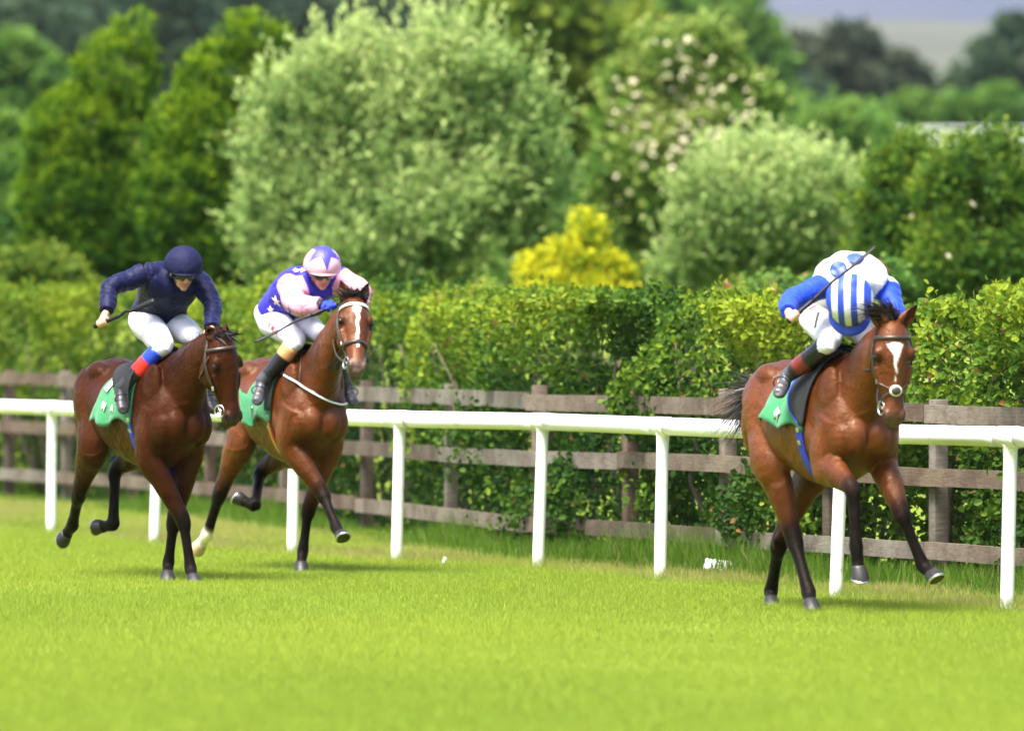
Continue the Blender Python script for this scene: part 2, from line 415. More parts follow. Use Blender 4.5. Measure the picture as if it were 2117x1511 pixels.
def timber_fence():
    root = empty('timber_fence', (fx[10], fy[10], 0)); o0 = V3(fx[10], fy[10], 0)
    tag(root, 'weathered brown timber fence of square posts and three board rails before the hedge', 'fence')
    B = np.column_stack([fx, fy, np.zeros(len(fx))]) - o0
    for i in range(len(B)):
        u = nrm(B[min(i + 1, len(B) - 1)] - B[max(i - 1, 0)]); nn = V3(-u[1], u[0], 0); 
        if nn[0] < 0: nn = -nn
        H = ZT[i] + .105 + random.uniform(-.02, .03)
        ln = V3(random.uniform(-.012, .012), random.uniform(-.012, .012), 1)
        V, F = box(ln * (H / 2 - .05), u * .115, nn * .10, ln * (H + .1))
        me = mesh_py('post', V, F); bevel(me, .006)
        o = obj('post', me, root, WOODS[i % 5]); o.location = B[i] + nn * .072
    rows = ((ZT, [4, 6, 8, 10, 12, 14, 16], .125), (ZM, [3, 5, 7, 9, 11, 13, 15, 17], .122), (ZB, [4, 6, 8, 10, 12, 14, 16], .118))
    for Z, jt, hh in rows:
        js = [0, 2] + jt if jt[0] > 3 else [1] + jt
        for a, b in zip(js[:-1], js[1:]):
            ctr = []
            for s in np.linspace(a, b, 7):
                p = V3(np.interp(s, range(len(fx)), fx), np.interp(s, range(len(fx)), fy), np.interp(s, range(len(fx)), Z)) - o0; ctr.append(p)
            ctr = np.array(ctr); u = nrm(ctr[-1] - ctr[0]); nn = V3(-u[1], u[0], 0)
            if nn[0] < 0: nn = -nn
            ctr[0] += u * .008; ctr[-1] -= u * .008
            ctr[:, 2] += random.uniform(-.008, .008)
            th = .038; V = []; F = []
            e = [V3(0, 0, hh / 2) - nn * th / 2, V3(0, 0, hh / 2) + nn * th / 2, V3(0, 0, -hh / 2) + nn * th / 2, V3(0, 0, -hh / 2) - nn * th / 2]
            cc = ctr.mean(0)
            for k, p in enumerate(ctr):
                wv = V3(0, 0, random.uniform(-.004, .004))
                V += [p - cc + q + wv for q in e]
            for k in range(len(ctr) - 1):
                for j in range(4): F.append((k * 4 + j, k * 4 + (j + 1) % 4, k * 4 + 4 + (j + 1) % 4, k * 4 + 4 + j))
            F += [(3, 2, 1, 0), tuple(len(V) - 4 + j for j in range(4))]
            me = mesh_py('rail_board', V, F, smooth=False); bm = bmesh.new(); bm.from_mesh(me); bmesh.ops.recalc_face_normals(bm, faces=bm.faces); bm.to_mesh(me); bm.free()
            o = obj('rail_board', me, root, WOODS[(a * 3 + int(hh * 1000)) % 5]); o.location = cc - nn * (th / 2 + .0)
timber_fence()

# ------------------------------------------------------------------ foliage
LEAF6 = np.array([(0, 0, 0), (.30, .28, .10), (.36, .68, .10), (0, 1, -.05), (-.36, .68, .10), (-.30, .28, .10)])
def leaf_frames(n, ax, up, spread):
    ax = ax + rng.normal(0, spread, (n, 3)); ax /= np.linalg.norm(ax, axis=1)[:, None]
    nn = up + rng.normal(0, .55, (n, 3)); nn -= ax * (nn * ax).sum(1)[:, None]; nn /= np.linalg.norm(nn, axis=1)[:, None] + 1e-9
    return ax, nn, np.cross(ax, nn)
def leaves_quads(P, ax, nn, sd, size, wid, cols, name, mat, parent, kind=None):
    n = len(P); s = size[:, None]
    V = np.empty((n, 4, 3)); V[:, 0] = P; V[:, 1] = P + ax * s * .5 + sd * s * wid + nn * s * .08; V[:, 2] = P + ax * s; V[:, 3] = P + ax * s * .5 - sd * s * wid + nn * s * .08
    me = mesh_np(name, V.reshape(-1, 3), np.arange(n * 4).reshape(n, 4), False, (mat,), np.repeat(cols, 4, 0))
    o = obj(name, me, parent)
    if kind: o['kind'] = kind
    return o
def leaves_six(P, ax, nn, sd, size, cols, name, mat, parent):
    n = len(P); T = LEAF6
    V = P[:, None] + (T[None, :, 1:2] * ax[:, None] + T[None, :, 0:1] * sd[:, None] + T[None, :, 2:3] * nn[:, None]) * size[:, None, None]
    b = np.arange(n)[:, None] * 6
    F = np.concatenate([b + np.array([[0, 1, 2, 3]]), b + np.array([[0, 3, 4, 5]])])
    me = mesh_np(name, V.reshape(-1, 3), F, False, (mat,), np.repeat(cols, 6, 0))
    return obj(name, me, parent)

def hedge():
    root = empty('hedge', (fx[10], fy[10], 0)); o0 = V3(fx[10], fy[10], 0)
    tag(root, 'dense clipped beech hedge with bright new leaves behind the timber fence', 'hedge')
    S = len(fx) - 1
    hp = [-330, 0, 400, 800, 1100, 1400, 1800, 2000, 2117, 2700]; hv = [2.22, 2.18, 2.10, 2.06, 1.98, 1.93, 1.85, 1.87, 1.94, 1.95]
    ht = np.interp(FPX, hp, hv)
    n = 165000
    s = rng.uniform(.2, S, n); base = np.column_stack([np.interp(s, range(S + 1), fx), np.interp(s, range(S + 1), fy)])
    top = np.interp(s, range(S + 1), ht)
    q = rng.random(n)
    u = s * 2.1
    bulge = .10 * sines(np.column_stack([base[:, 0], base[:, 1], s * 0]), 2.2, 21) 
    z = np.empty(n); off = np.empty(n)
    f = q < .58                                               # front face
    z[f] = top[f] * rng.random(f.sum()) ** .85; off[f] = .32 + np.abs(rng.normal(0, .13, f.sum()))
    t = (q >= .58) & (q < .73)                                # top
    z[t] = top[t] - np.abs(rng.normal(0, .07, t.sum())); off[t] = rng.uniform(.3, 1.25, t.sum())
    r = q >= .73                                              # inside
    z[r] = top[r] * rng.random(r.sum()) * .95; off[r] = rng.uniform(.45, 1.3, r.sum())
    b2 = .20 * sines(np.column_stack([base[:, 0], base[:, 1], z * 1.2]), 3.5, 22)
    off = off + (b2 + bulge) * np.where(r, .3, 1.0) - .12 * np.clip(z - .9, 0, 1)   # the leafy upper half stands forward
    z = z + np.where(z > top - .5, .055 * sines(np.column_stack([base, s * 0]), 3.0, 23) + .05 * sines(np.column_stack([base, s * 0]), 9, 24), 0)
    # lower part is thinner
    keep = rng.random(n) < np.clip(.75 + z * .3, 0, 1)
    # sprays that push through between the rails
    P = np.column_stack([base[:, 0] + off * .963, base[:, 1] + off * .27, z])
    P, off, z, s, top = P[keep], off[keep], z[keep], s[keep], top[keep]
    # shoots standing up from the top
    m = 520; ss = rng.uniform(.3, S, m); k = 9
    b3 = np.column_stack([np.interp(ss, range(S + 1), fx), np.interp(ss, range(S + 1), fy)]); hh = rng.uniform(.05, .26, m) * rng.random(m) ** .5; oo = rng.uniform(.25, 1.0, m)
    tt = np.tile(np.linspace(.0, 1, k), m); rp = lambda a: np.repeat(a, k)
    Q = np.column_stack([rp(b3[:, 0] + oo * .963) + rng.normal(0, .02, m * k), rp(b3[:, 1] + oo * .27) + rng.normal(0, .02, m * k), rp(np.interp(ss, range(S + 1), ht)) + tt * rp(hh) - .02])
    # leafy clumps poking through the rails
    cl = [(915, .95, .55), (1000, 1.05, .5), (1010, .55, .55), (1300, .5, .3), (830, .8, .3), (640, .6, .3), (960, .78, .5), (330, .6, .3), (1600, .45, .3), (1060, .35, .4), (2040, .6, .3), (90, 1.0, .35)]
    C = []
    for px, zz, w in cl:
        k2 = int(900 * w); sI = np.interp(px, FPX, range(S + 1)); b4 = fence_pt(sI)
        u = rng.normal(0, 1, (k2, 3)) * V3(.16, .5, .16) * (w + .4)
        C.append(np.column_stack([b4[0] + .2 + u[:, 0], b4[1] + u[:, 1], zz + u[:, 2]]))
    C = np.vstack(C)
    A = np.vstack([P, Q, C]); n = len(A)
    young_lit = np.concatenate([np.clip((P[:, 2] - .8) / 1.2, 0, 1) * np.clip(1.15 - off * 1.1, .1, 1), np.full(len(Q), 1.0), np.full(len(C), .42)])  # new growth up top; low leaves and rail clumps also darkened for deep shade
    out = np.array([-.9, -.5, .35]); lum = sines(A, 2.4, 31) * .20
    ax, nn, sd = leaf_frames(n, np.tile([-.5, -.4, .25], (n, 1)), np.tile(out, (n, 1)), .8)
    v = np.clip(young_lit * .8 + lum + rng.normal(0, .2, n), 0, 1)[:, None]
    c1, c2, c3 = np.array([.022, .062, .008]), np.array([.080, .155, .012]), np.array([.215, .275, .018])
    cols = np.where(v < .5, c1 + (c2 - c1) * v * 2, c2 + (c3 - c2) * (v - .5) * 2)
    brown = rng.random(n) < .012; cols[brown] = np.array([.20, .11, .04])
    sz = rng.uniform(.038, .072, n)
    A = A - o0
    # the leaves that show largest are objects of their own
    vis = np.where((A[:, 0] + o0[0] > -3) & (np.abs((A[:, 0] + o0[0]) / (A[:, 1] + o0[1])) < .066) & (A[:, 2] > .9) & (young_lit > .65) & (sz > .056))[0]
    order = vis[np.argsort((A[vis, 1] + off.mean()))][:2400]; pick = rng.choice(order, 300, replace=False)
    mask = np.ones(n, bool); mask[pick] = False
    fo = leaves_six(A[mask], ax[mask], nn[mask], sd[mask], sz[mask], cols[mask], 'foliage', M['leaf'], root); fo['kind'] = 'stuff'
    lm = []
    for j in range(4):
        c = c2 + (c3 - c2) * (j / 3); lm.append(mesh_np('leaf', LEAF6, np.array([(0, 1, 2, 3), (0, 3, 4, 5)]), False, (M['leaf'],), np.tile(c, (6, 1))))
    for i in pick:
        o = bpy.data.objects.new('leaf', lm[int(np.clip(v[i, 0] * 4, 0, 3))]); link(o, root)
        mt = np.eye(4); mt[:3, 0] = sd[i] * sz[i]; mt[:3, 1] = ax[i] * sz[i]; mt[:3, 2] = nn[i] * sz[i]; mt[:3, 3] = A[i]
        o.matrix_local = Matrix(mt.tolist())
    g = Geo()
    for k in range(240):
        b = fence_pt(rng.uniform(.3, S)); o1 = rng.uniform(.5, 1.1); p = V3(b[0] + o1 * .96, b[1] + o1 * .27, -.05) - o0
        q = p + V3(rng.normal(0, .25), rng.normal(0, .3), 1.7); g.add(tube([p, (p + q) / 2 + rng.normal(0, .08, 3), q], [.022, .015, .006], sub=2, n=6))
    so = g.mesh('stem', (M['bark'],)); so = obj('stem', so, root); so['kind'] = 'stuff'
hedge()

PAL = {  # old and shaded leaf, leaf, new and lit tip
 'cypress': ((.007, .038, .003), (.042, .125, .004), (.20, .295, .006)),  # darks and yellow tips also copy the crown's shadows and lit edges
 'willow': ((.046, .122, .022), (.205, .312, .082), (.38, .46, .16)),
 'elder': ((.032, .090, .010), (.100, .190, .020), (.25, .31, .07)),
 'yellow': ((.13, .22, .01), (.38, .40, .010), (.62, .57, .018)),
 'dark': ((.020, .062, .010), (.055, .130, .012), (.16, .22, .015)),
 'olive': ((.040, .090, .012), (.090, .155, .015), (.16, .20, .02)),
 'mid': ((.035, .100, .020), (.080, .180, .030), (.14, .24, .04)),
 'far': ((.020, .046, .030), (.042, .078, .044), (.075, .115, .055)),  # blue of the distance haze mixed into the leaf colours
 'russet': ((.026, .046, .036), (.050, .074, .046), (.095, .105, .060)),  # leaf colours likewise blued for distance haze
}
def tree(name, label, cat, D, lobes, pal, n, size, wid=.30, shoot=.35, upb=.5, group=None, flowers=None, trunk=True, inner=.15, per=8, spread=.55, clump=16, sprays=0):
    sc_ = FOC / D
    cxp = sum(l[0] * l[2] * l[3] for l in lobes) / sum(l[2] * l[3] for l in lobes)
    X0 = (cxp - CX) / FOC * D; z0 = float(terrain(X0, D))
    root = empty(name, (X0, D, z0)); tag(root, label, cat, group); o0 = V3(X0, D, z0)
    E = []
    for i, l in enumerate(lobes):
        c = at(l[0], l[1], D); rx_, rz_ = l[2] / sc_, l[3] / sc_; ry_ = (rx_ + rz_) / 2 * .9
        c = c + V3(0, rng.uniform(-.35, .35) * rx_, 0); E.append((c - o0, V3(rx_, ry_, rz_)))
    w = np.array([e[1][0] * e[1][2] for e in E]) ** .9; w /= w.sum()
    ns = n // per
    # each lobe carries clumps of its own, so gaps and ledges of shade fall between them
    sub_c, sub_r, sub_l = [], [], []
    for j, (c, r) in enumerate(E):
        m_ = int(clump * (r[0] * r[2] / (E[0][1][0] * E[0][1][2])) ** .6) + 5
        uu = rng.normal(size=(m_, 3)); uu[:, 1] -= .3; uu /= np.linalg.norm(uu, axis=1)[:, None]
        f_ = rng.uniform(.20, .36, m_) * (16 / clump) ** .45; sub_c.append(c + uu * r * (1 - f_ * .85)[:, None]); sub_r.append(r * f_[:, None]); sub_l += [j] * m_
    sub_c, sub_r, sub_l = np.vstack(sub_c), np.vstack(sub_r), np.array(sub_l)
    tone = rng.normal(0, .10 if clump < 20 else .15, len(sub_c))
    ws = sub_r[:, 0] * sub_r[:, 2]; ws /= ws.sum(); si = rng.choice(len(sub_c), ns, p=ws); li = sub_l[si]; C = sub_c[si]; RR = sub_r[si]; tone = tone[si]
    Cl = np.array([e[0] for e in E])[li]; Rl = np.array([e[1] for e in E])[li]
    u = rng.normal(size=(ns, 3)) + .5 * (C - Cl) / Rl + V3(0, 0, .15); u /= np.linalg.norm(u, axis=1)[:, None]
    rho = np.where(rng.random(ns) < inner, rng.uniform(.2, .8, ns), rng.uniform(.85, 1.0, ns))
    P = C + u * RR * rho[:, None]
    deep = np.zeros(ns, bool)
    for j, (c, r) in enumerate(E):
        dd = np.linalg.norm((P - c) / r, axis=1); deep |= (dd < .55)
    keep = ~deep | (rng.random(ns) < .25); P, u, rho, tone = P[keep], u[keep], rho[keep], tone[keep]; ns = len(P)
    P[:, 2] = np.maximum(P[:, 2], .1)
    dr = u * 1.0 + V3(0, 0, upb) + rng.normal(0, .3, (ns, 3)); dr /= np.linalg.norm(dr, axis=1)[:, None]
    L = shoot * rng.uniform(.4, 1.3, ns); k = per
    t = np.tile(np.linspace(0, 1, k), ns); rep = lambda a: np.repeat(a, k, 0)
    Q = rep(P) + rep(dr) * (t * rep(L))[:, None] + rng.normal(0, .12 * shoot, (ns * k, 3))
    if sprays:                                              # leafy rods that stand out above the crown's outline
        ei = rng.choice(len(E), sprays, p=w); us = rng.normal(size=(sprays, 3)); us[:, 2] = np.abs(us[:, 2]) + .25; us[:, 1] -= .2; us /= np.linalg.norm(us, axis=1)[:, None]
        ps = np.array([e[0] for e in E])[ei] + us * np.array([e[1] for e in E])[ei] * .92; ds = us * .5 + V3(0, 0, 1) + rng.normal(0, .22, (sprays, 3)); ds /= np.linalg.norm(ds, axis=1)[:, None]
        kk = 16; ts = np.tile(np.linspace(0, 1, kk), sprays); Ls = np.repeat(shoot * rng.uniform(.9, 2.2, sprays), kk)
        Q = np.vstack([Q, np.repeat(ps, kk, 0) + np.repeat(ds, kk, 0) * (ts * Ls)[:, None] + rng.normal(0, .05, (sprays * kk, 3)) * (1.2 - ts)[:, None]])
        dr = np.vstack([np.repeat(dr, k, 0), np.repeat(ds, kk, 0)]); rho = np.concatenate([np.repeat(rho, k), np.full(sprays * kk, 1.05)]); u = np.vstack([np.repeat(u, k, 0), np.repeat(us, kk, 0)])
        tone = np.concatenate([np.repeat(tone, k), np.repeat(rng.normal(.05, .1, sprays), kk)]); t = np.concatenate([t, ts]); ns = len(Q); rep = lambda a: a
    m = len(Q)
    ax, nn, sd = leaf_frames(m, rep(dr), np.tile([-.2, -.6, .6], (m, 1)), spread)
    young_lit = np.clip(t * .55 + rep((rho - .8) * 1.2) + rep(np.clip(u[:, 2], -.5, 1)) * .22 + rep(rng.normal(0, .12, ns) + tone) + rng.normal(0, .12, m) + .12 * sines(Q, 1.6, 77), 0, 1)[:, None]  # new tips, plus crown tops lightened and insides darkened as if lit
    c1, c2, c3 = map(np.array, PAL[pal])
    cols = np.where(young_lit < .5, c1 + (c2 - c1) * young_lit * 2, c2 + (c3 - c2) * (young_lit - .5) * 2)
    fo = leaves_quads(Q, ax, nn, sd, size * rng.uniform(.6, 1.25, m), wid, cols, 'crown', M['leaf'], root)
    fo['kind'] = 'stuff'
    if trunk:
        top = np.mean([e[0] for e in E], axis=0) + V3(0, 0, .0); H = max(top[2], .6); g = Geo(); r0 = .022 * H + .05
        g.add(tube([(0, 0, -.2), (.04 * H, .02, H * .3), (.5 * top[0], .5 * top[1], H * .7), top], [r0, r0 * .8, r0 * .5, r0 * .2], sub=3, n=10))
        for e in E[:8]:
            st = V3(.03 * H, .02, H * random.uniform(.25, .5)); g.add(tube([st, (st + e[0]) / 2 + V3(0, 0, .1), e[0]], [r0 * .45, r0 * .3, r0 * .1], sub=2, n=7))
        obj('trunk', g.mesh('trunk', (M['bark'],)), root)
    if flowers:
        fm, spots, fr = flowers
        for px, py in spots:
            # on the crown's own outer face
            best = None
            for c, r in E:
                p = at(px, py, D) - o0; q = (p - c) / r; h = q[0] ** 2 + q[2] ** 2
                if h < 1: 
                    yy = c[1] - r[1] * math.sqrt(1 - h) * 1.05 - .22 * min(1, r[1])
                    if best is None or yy < best: best = yy
            if best is None: best = E[0][0][1]
            yb = D + best; p = at(px, py, yb) - o0
            o = bpy.data.objects.new('flower_head', fm); link(o, root); o.location = p
            sK = fr * random.uniform(.7, 1.25); o.scale = (sK, sK, sK); o.rotation_euler = (random.uniform(.2, 1.1), random.uniform(-.4, .4), random.uniform(0, 6))
    return root
def umbel():
    g = Geo()
    for i in range(26):
        a = i * 2.4; r = .5 * math.sqrt(i / 26); g.add(ball((r * math.cos(a), r * math.sin(a), .12 - .4 * r * r), .13, 6, 4))
    return g.mesh('flower_head', (simple('cream blossom', (.56, .51, .34), .8, .1),))
def rose():
    g = Geo()
    for i in range(14):
        a = i * 2.4; r = .42 * math.sqrt(i / 14); g.add(ellipsoid((r * math.cos(a), r * math.sin(a), .3 - .8 * r * r), (.2, 0, 0), (0, .2, .05), (0, .05, .12), 7, 5))
    return g.mesh('flower_head', (simple('pink petals', (.68, .09, .19), .6, .25, 20),))
def trees():
    UM = umbel()
    tree('cypress_tree', 'tall golden green cypress at the far left, its tip the higher of the two', 'tree', 101, [(280, 78, 42, 50), (240, 165, 85, 90), (185, 290, 125, 110), (165, 420, 130, 130), (190, 520, 140, 90), (278, 290, 34, 130), (262, 460, 58, 130), (75, 330, 38, 60)], 'cypress', 80000, .075, .18, .12, 1.1, clump=90, group='golden cypresses behind the hedge', inner=.12)
    tree('cypress_tree', 'rounded golden green cypress between the tall cypress and the pale willow', 'tree', 96, [(512, 92, 62, 52), (470, 180, 100, 85), (412, 300, 105, 105), (385, 420, 100, 115), (450, 520, 115, 100), (575, 110, 36, 50), (550, 240, 60, 110)], 'cypress', 74000, .075, .18, .12, 1.1, clump=90, group='golden cypresses behind the hedge', inner=.12)
    tree('willow_tree', 'broad pale silvery green willow, the largest tree, behind the middle of the hedge', 'tree', 92, [(900, 135, 75, 62), (775, 135, 50, 50), (690, 185, 80, 75), (960, 215, 120, 95), (630, 270, 95, 90), (820, 300, 180, 145), (1040, 335, 100, 100), (545, 370, 65, 75), (575, 450, 70, 80), (720, 450, 170, 130), (930, 470, 165, 115), (1085, 440, 85, 90), (570, 550, 60, 50), (800, 560, 190, 70), (1110, 260, 50, 40)], 'willow', 70000, .105, .24, .34, 1.1, per=9, inner=.08, clump=12, sprays=520)
    tree('willow_tree', 'lower round pale green willow bush to the right of the cream flowered elder', 'tree', 93, [(1570, 375, 100, 60), (1490, 450, 110, 80), (1665, 435, 125, 90), (1600, 525, 180, 90), (1755, 490, 90, 85), (1430, 540, 75, 65), (1835, 555, 60, 50)], 'willow', 46000, .095, .24, .26, 1.0, per=9, inner=.08, clump=12, sprays=340)
    sp = [(random.gauss(1420, 105), random.gauss(235, 105)) for _ in range(190)]
    sp = [(x, y) for x, y in sp if ((x - 1420) / 175) ** 2 + ((y - 250) / 190) ** 2 < 1 ] + [(1250, 300), (1345, 230), (1330, 345), (1300, 400), (1275, 365), (1380, 280), (1280, 420)]
    tree('elder_tree', 'dark green elder covered in cream flower heads between the two pale willows', 'tree', 112, [(1420, 135, 105, 75), (1335, 225, 95, 100), (1490, 235, 110, 110), (1400, 350, 150, 120), (1300, 420, 80, 100), (1420, 480, 120, 100)], 'elder', 30000, .12, .33, .24, .4, flowers=(UM, sp, .090))
    tree('golden_shrub', 'bright yellow conical shrub rising just behind the hedge', 'shrub', 88, [(1215, 490, 26, 44), (1195, 545, 55, 38), (1245, 570, 50, 36), (1120, 565, 40, 30), (1195, 610, 95, 32)], 'yellow', 12000, .07, .3, .14, .9, inner=.1)
    tree('dark_tree', 'tall olive green tree rising behind the big willow to its right', 'tree', 150, [(1170, 60, 165, 105), (1200, 180, 110, 120), (1235, 300, 90, 130), (1230, 420, 90, 110)], 'olive', 17000, .24, .35, .5, .4)
    g2 = 'dark green bushes behind the right end of the hedge'
    tree('bush', 'dark green bush with golden tips, first to the right of the pale willow bush', 'bush', 84, [(1870, 355, 68, 55), (1865, 445, 85, 90), (1850, 560, 90, 90)], 'dark', 17000, .085, .25, .25, .7, group=g2, flowers=(UM, [(1912, 470), (1885, 447)], .07))
    tree('bush', 'dark green bush with golden tips at the right edge behind the hedge', 'bush', 82, [(2030, 350, 95, 55), (2010, 450, 105, 100), (2060, 540, 115, 90), (1960, 560, 80, 80), (2120, 430, 80, 120)], 'dark', 24000, .085, .25, .25, .7, group=g2, flowers=(UM, [(2010, 422), (1962, 530)], .07))
    tree('bush', 'pale green bush at the left edge beside the tall cypress', 'bush', 112, [(25, 420, 50, 110), (20, 330, 40, 70), (60, 540, 80, 60)], 'mid', 9000, .12, .3, .3, .5)
    tree('bush', 'yellowish low bush below the tall cypress at the hedge top', 'bush', 92, [(60, 560, 70, 34), (110, 580, 65, 28)], 'olive', 5000, .09, .3, .2, .5)
    tree('bush', 'mid green bush filling the gap beneath the elder and the olive tree', 'bush', 118, [(1180, 470, 90, 90), (1120, 560, 110, 60), (1330, 560, 130, 80)], 'mid', 9000, .12, .3, .3, .5)
    tree('bush', 'round mid green bush before the far white railing', 'bush', 165, [(1740, 285, 95, 60), (1690, 300, 70, 60), (1790, 330, 90, 60)], 'mid', 9000, .2, .35, .4, .4)
    tree('rose_bush', 'pink flowering rose bush showing just over the hedge', 'bush', 72, [(1590, 610, 60, 22), (1690, 605, 50, 22), (1825, 590, 40, 36)], 'mid', 2600, .06, .35, .12, .5, flowers=(rose(), [(1596, 583), (1601, 600), (1665, 571), (1660, 578), (1832, 553), (1819, 546), (1827, 562), (1500, 592)], .07), trunk=False)
    # far trees
    far = [
     ('mid', 210, [(50, 135, 75, 55), (20, 230, 70, 70), (90, 190, 60, 50)], 'soft green tree far off beyond the left cypress'),
     ('far', 300, [(70, 65, 110, 48), (150, 110, 70, 60)], 'dark bluish far tree with a dull whitish crown top at the left'),
     ('far', 240, [(60, 290, 70, 90), (20, 400, 60, 70)], 'dark blue green tree beside the left cypress at the picture edge'),
     ('far', 330, [(340, 40, 110, 80), (400, 120, 80, 80)], 'blue green far tree in the gap between the two cypresses'),
     ('far', 420, [(250, 20, 120, 50), (120, 15, 90, 40)], 'far blue green tree peeping over the tall cypress'),
     ('far', 380, [(560, 20, 110, 70), (640, 80, 100, 70)], 'blue green far tree above the rounded cypress'),
     ('far', 400, [(720, 30, 110, 70), (760, 100, 100, 60)], 'dark blue far tree above the left half of the big willow'),
     ('far', 430, [(880, 20, 120, 60), (1000, 60, 90, 80)], 'dark blue far tree above the right half of the big willow'),
     ('mid', 260, [(1360, 50, 100, 80), (1400, 130, 60, 80), (1320, 120, 60, 80)], 'mid green far tree just behind the elder'),
     ('mid', 280, [(1500, 50, 110, 90), (1560, 130, 80, 90), (1590, 210, 60, 70)], 'mid green far tree to the right of the elder'),
     ('russet', 330, [(1725, 100, 85, 48), (1680, 165, 85, 70), (1780, 200, 85, 55)], 'dark tree with a russet tinge, foremost on the far slope'),
     ('russet', 350, [(1850, 160, 62, 42), (1890, 215, 75, 35)], 'smaller dark russet tree on the far slope'),
     ('far', 340, [(2060, 150, 85, 62), (2100, 85, 40, 50), (2010, 200, 60, 50), (2110, 200, 60, 50)], 'dark blue green tree at the right edge of the far slope'),
     ('mid', 270, [(1990, 235, 60, 28), (2060, 228, 60, 34), (1900, 235, 60, 25)], 'low green scrub tree below the far slope trees'),
     ('far', 300, [(1660, 225, 60, 45), (1600, 260, 60, 50)], 'low dark tree left of the far white railing'),
    ]
    for pal, D, lb, label in far:
        tree('far_tree', label, 'tree', D, lb, pal, 8000, .0011 * D, .4, .0010 * D, .3, group='far trees on the rising ground', inner=.25)
trees()
def far_wood():
    # the unbroken belt of woodland behind, too far off to count
    n = 60000; D = rng.uniform(440, 560, n); X = rng.uniform(-60, 15, n)
    crown = (9.5 * np.clip((15.5 - X) / 5, 0, 1) ** .5) + 2.6 * np.sin(X * .9) * np.sin(X * .31 + 1) + 1.5 * np.sin(X * 2.3)
    zt = terrain(X, D); P = np.column_stack([X, D, zt + np.maximum(crown * (1 - rng.random(n) ** 2.2 * .9), 0)])
    ax, nn, sd = leaf_frames(n, rng.normal(size=(n, 3)), np.tile([-.2, -.6, .6], (n, 1)), .5)
    t = np.clip(rng.normal(.4, .25, n), 0, 1)[:, None]; c = np.array(PAL['far'][0]) * (1 - t) + np.array(PAL['far'][2]) * t
    o = leaves_quads(P, ax, nn, sd, rng.uniform(.7, 1.4, n), .4, c, 'distant_wood', M['leaf'], None, 'stuff')
    tag(o, 'belt of distant blue green woodland across the rising ground', 'wood')
far_wood()
def haze():
    m = bpy.data.materials.new('haze'); m.use_nodes = True; nt = m.node_tree; nt.nodes.clear()
    out = N(nt, 'ShaderNodeOutputMaterial'); pv = N(nt, 'ShaderNodeVolumePrincipled'); pv.inputs['Density'].default_value = .00004
    pv.inputs['Color'].default_value = (.80, .88, 1.0, 1); pv.inputs['Anisotropy'].default_value = 0.0; nt.links.new(pv.outputs[0], out.inputs['Volume'])
    V, F = box((0, 1580, 99), (3000, 0, 0), (0, 3400, 0), (0, 0, 202)); o = obj('haze', mesh_py('haze', V, F, (m,), False)); tag(o, 'thin bluish summer haze over the far ground', 'haze', kind='stuff')
haze()
def far_railing():
    D = 235.; a = at(1560, 268, D); b = at(2200, 266, D + 12); root = empty('far_railing', tuple(a)); tag(root, 'white railing crossing the far rising ground behind the bushes', 'railing')
    for k, z in enumerate((.0, -.42)):
        obj('rail_tube', mesh_py('rail_tube', *tube([V3(0, 0, z), (b - a) / 2 + V3(0, 0, z), b - a + V3(0, 0, z)], .05, ref=(0, 0, 1), sub=1, n=8)), root, M['pvc'])
    pm = mesh_py('post', *tube([(0, 0, -1.6), (0, 0, .0)], .05, ref=(1, 0, 0), sub=1, n=8)); pm.materials.append(M['pvc'])
    for i in range(8):
        o = bpy.data.objects.new('post', pm); link(o, root); o.location = (b - a) * (i / 7)
far_railing()

# ------------------------------------------------------------------ horses
class Frame:
    """a horse's own frame: x forward, y to its left, z up, origin on the ground under the withers"""
    def __init__(s, px, d, th):
        s.th = R(th); s.o = V3((px - CX) / FOC * d, d, 0); s.F = V3(math.sin(s.th), -math.cos(s.th), 0); s.L = V3(math.cos(s.th), math.sin(s.th), 0)
        s.rz = s.th - math.pi / 2; s.eye = s.loc(V3(0, 0, CH)); s.k = FOC / d
    def loc(s, p): q = np.asarray(p, float) - s.o; return V3(q @ s.F, q @ s.L, q[2])
    def dirl(s, v): v = np.asarray(v, float); return V3(v @ s.F, v @ s.L, v[2])
    def ray(s, px, py): return s.dirl(ray(px, py))
    def on(s, px, py, f):                                   # the point seen there that lies f metres forward
        d = s.ray(px, py); t = (f - s.eye[0]) / d[0]; return s.eye + d * t
    def ik(s, par, px, py, L, near):                        # the point seen there at bone length L from its parent joint
        d = s.ray(px, py); o = s.eye - par; a, b, c = d @ d, 2 * d @ o, o @ o - L * L; D = b * b - 4 * a * c
        t = -b / 2 / a if D < 0 else (-b - near * math.sqrt(D)) / 2 / a
        return s.eye + d * t

